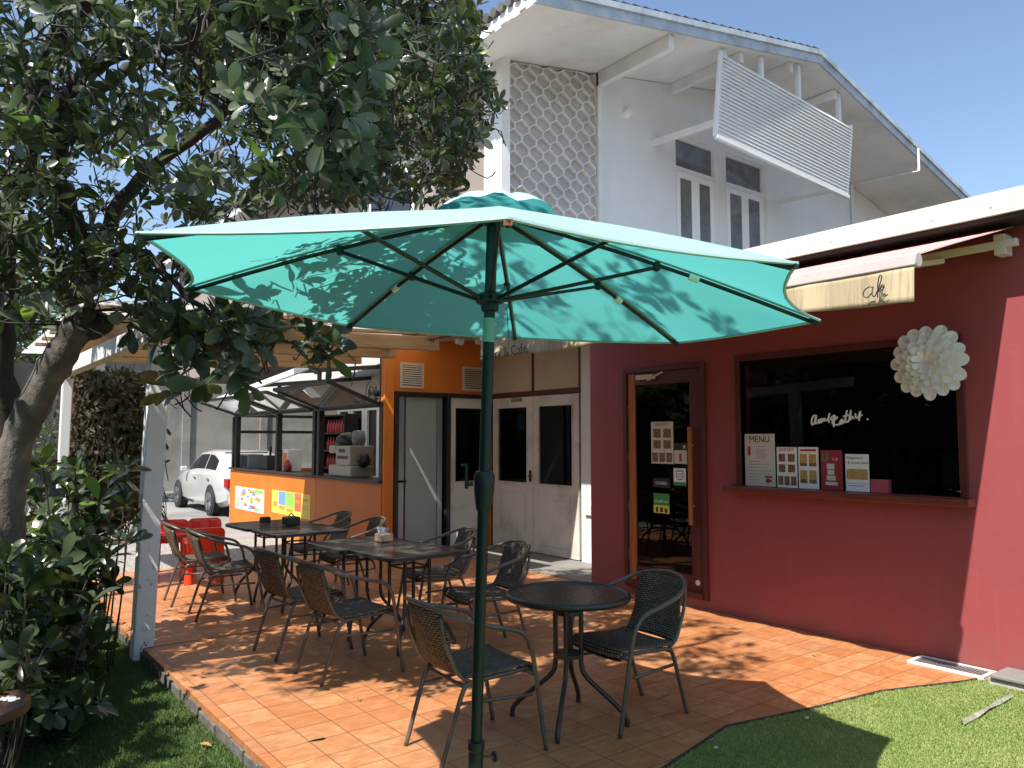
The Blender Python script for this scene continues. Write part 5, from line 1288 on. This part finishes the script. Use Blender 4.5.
m = MB(); m.lathe([(.026, -.05), (.036, -.045), (.038, -.02), (.058, -.012), (.06, .018), (.04, .03), (.026, .035)], HUB, 18); m.build('runner', 'green_black_metal', um, smooth='auto')
m = MB(); m.lathe([(.026, -.04), (.055, -.03), (.055, .0), (.03, .015)], APX - V((0, 0, .03)), 16); m.build('top_hub', 'green_black_metal', um, smooth='auto')
m = MB(); lb = PB + rd * 2.05; m.tube([lb - rd * .05, lb + rd * .05], .0242, 14, cap=False); m.build('label_band', 'teal_cloth', um)
m = MB(); m.tube([HUB + V((.05, -.05, -.03)), HUB + V((.055, -.055, -.16))], .002, 4); m.build('cord', 'black_metal', um)

# ------------------------------------------------------------------ litter
def litter(name, label, px, py, z, L, mat, cat='leaf'):
    p = at(px, py, Z=z); m = MB(); a = rnd.uniform(0, 6.28); leaf(m, V((0, 0, .004)), V((math.cos(a), math.sin(a), .08)), V((0, 0, 1)), L, L * .42, .1, .35); o = m.build(name, mat, loc=(0, 0, 0)); o.location = p; o.rotation_euler = (0, 0, 0); tag(o, label, cat)
    o.modifiers.new('s', 'SOLIDIFY').thickness = .001
litter('fallen_leaf', 'dry tan leaf lying alone on the tiles at the front left', 307, 742, .001, .10, 'dry_leaf')
for k, (px, py) in enumerate(((405, 742), (652, 642), (735, 668), (246, 690), (515, 745), (585, 668), (812, 655), (360, 702))):
    litter('fallen_leaf', 'x', px, py, .001, rnd.uniform(.03, .07), 'dry_leaf'); o = bpy.data.objects[[n_ for n_ in bpy.data.objects.keys() if n_.startswith('fallen_leaf')][-1]]; o['group'] = 'small dry leaves scattered on the tiles'; o['label'] = 'small dry brown leaf among those scattered on the tiles'
litter('fallen_leaf', 'pale dry leaf on the lawn near the patio corner', 212, 747, -.075, .09, 'dry_leaf')
c = at(975, 712, Z=-.005); m = MB()
pts = [at(962, 724, Z=0), at(975, 717, Z=0), at(988, 710, Z=0), at(998, 703, Z=0), at(1012, 697, Z=0)]; pr = None
for k, p in enumerate(pts):
    w = (.012, .022, .010, .018, .008)[k]; row = m.pts([p + V((w * .5, w, .01 * (k % 2))), p + V((0, 0, .022)), p - V((w * .5, w, -.006 * (k % 3)))])
    if pr: m.face((pr[0], pr[1], row[1], row[0])); m.face((pr[1], pr[2], row[2], row[1]))
    pr = row
o = m.build('plastic_strip', 'litter_grey', loc=(c.x, c.y, 0)); tag(o, 'crumpled pale strip of litter lying on the sunlit lawn', 'litter')
for q, (px, py) in enumerate(((716, 750), (807, 720))):
    p = at(px, py, Z=-.02); m = MB(); m.lathe([(.004, -.006), (.014, 0), (.005, .007)], (0, 0, 0), 7); o = m.build('pebble', 'stone_white'); o.location = p + V((0, 0, .012)); tag(o, ('white pebble in the shaded grass near the bottom edge', 'white pebble in the shaded grass close to the tiles')[q], 'pebble')
# ------------------------------------------------------------------ light, camera
SUN = V((-.62, -.20, 1)).normalized()
w = bpy.data.worlds.new('World'); S.world = w; w.use_nodes = True; nt = w.node_tree; nt.nodes.clear()
sky = nt.nodes.new('ShaderNodeTexSky'); sky.sky_type = 'NISHITA'; sky.sun_disc = False
sky.sun_elevation = math.asin(SUN.z); sky.sun_rotation = math.atan2(SUN.x, SUN.y); sky.air_density = 1.0; sky.dust_density = .9; sky.ozone_density = 1.5
bg = nt.nodes.new('ShaderNodeBackground'); bg.inputs['Strength'].default_value = .122
ot = nt.nodes.new('ShaderNodeOutputWorld'); nt.links.new(sky.outputs[0], bg.inputs[0]); nt.links.new(bg.outputs[0], ot.inputs[0])
ld = bpy.data.lights.new('sun', 'SUN'); ld.energy = 4.9; ld.angle = R(.5); ld.color = (1, .955, .88)
lo = bpy.data.objects.new('sun', ld); COL.objects.link(lo); lo.rotation_euler = SUN.to_track_quat('Z', 'Y').to_euler(); lo.location = (-4, -2, 12)
cd_ = bpy.data.cameras.new('camera'); cam = bpy.data.objects.new('camera', cd_); COL.objects.link(cam)
cam.location = CAMP; cam.rotation_euler = (PI / 2 + PITCH, 0, -YAW); cd_.sensor_width = 36; cd_.lens = 36 * F_PX / 1024; cd_.clip_end = 600; cd_.clip_start = .05
S.camera = cam
S.view_settings.view_transform = 'Standard'; S.view_settings.look = 'None'; S.view_settings.gamma = 1; S.view_settings.exposure = .83
S.cycles.max_bounces = 8; S.cycles.transparent_max_bounces = 12
try: S.cycles.use_denoising = True
except Exception: pass
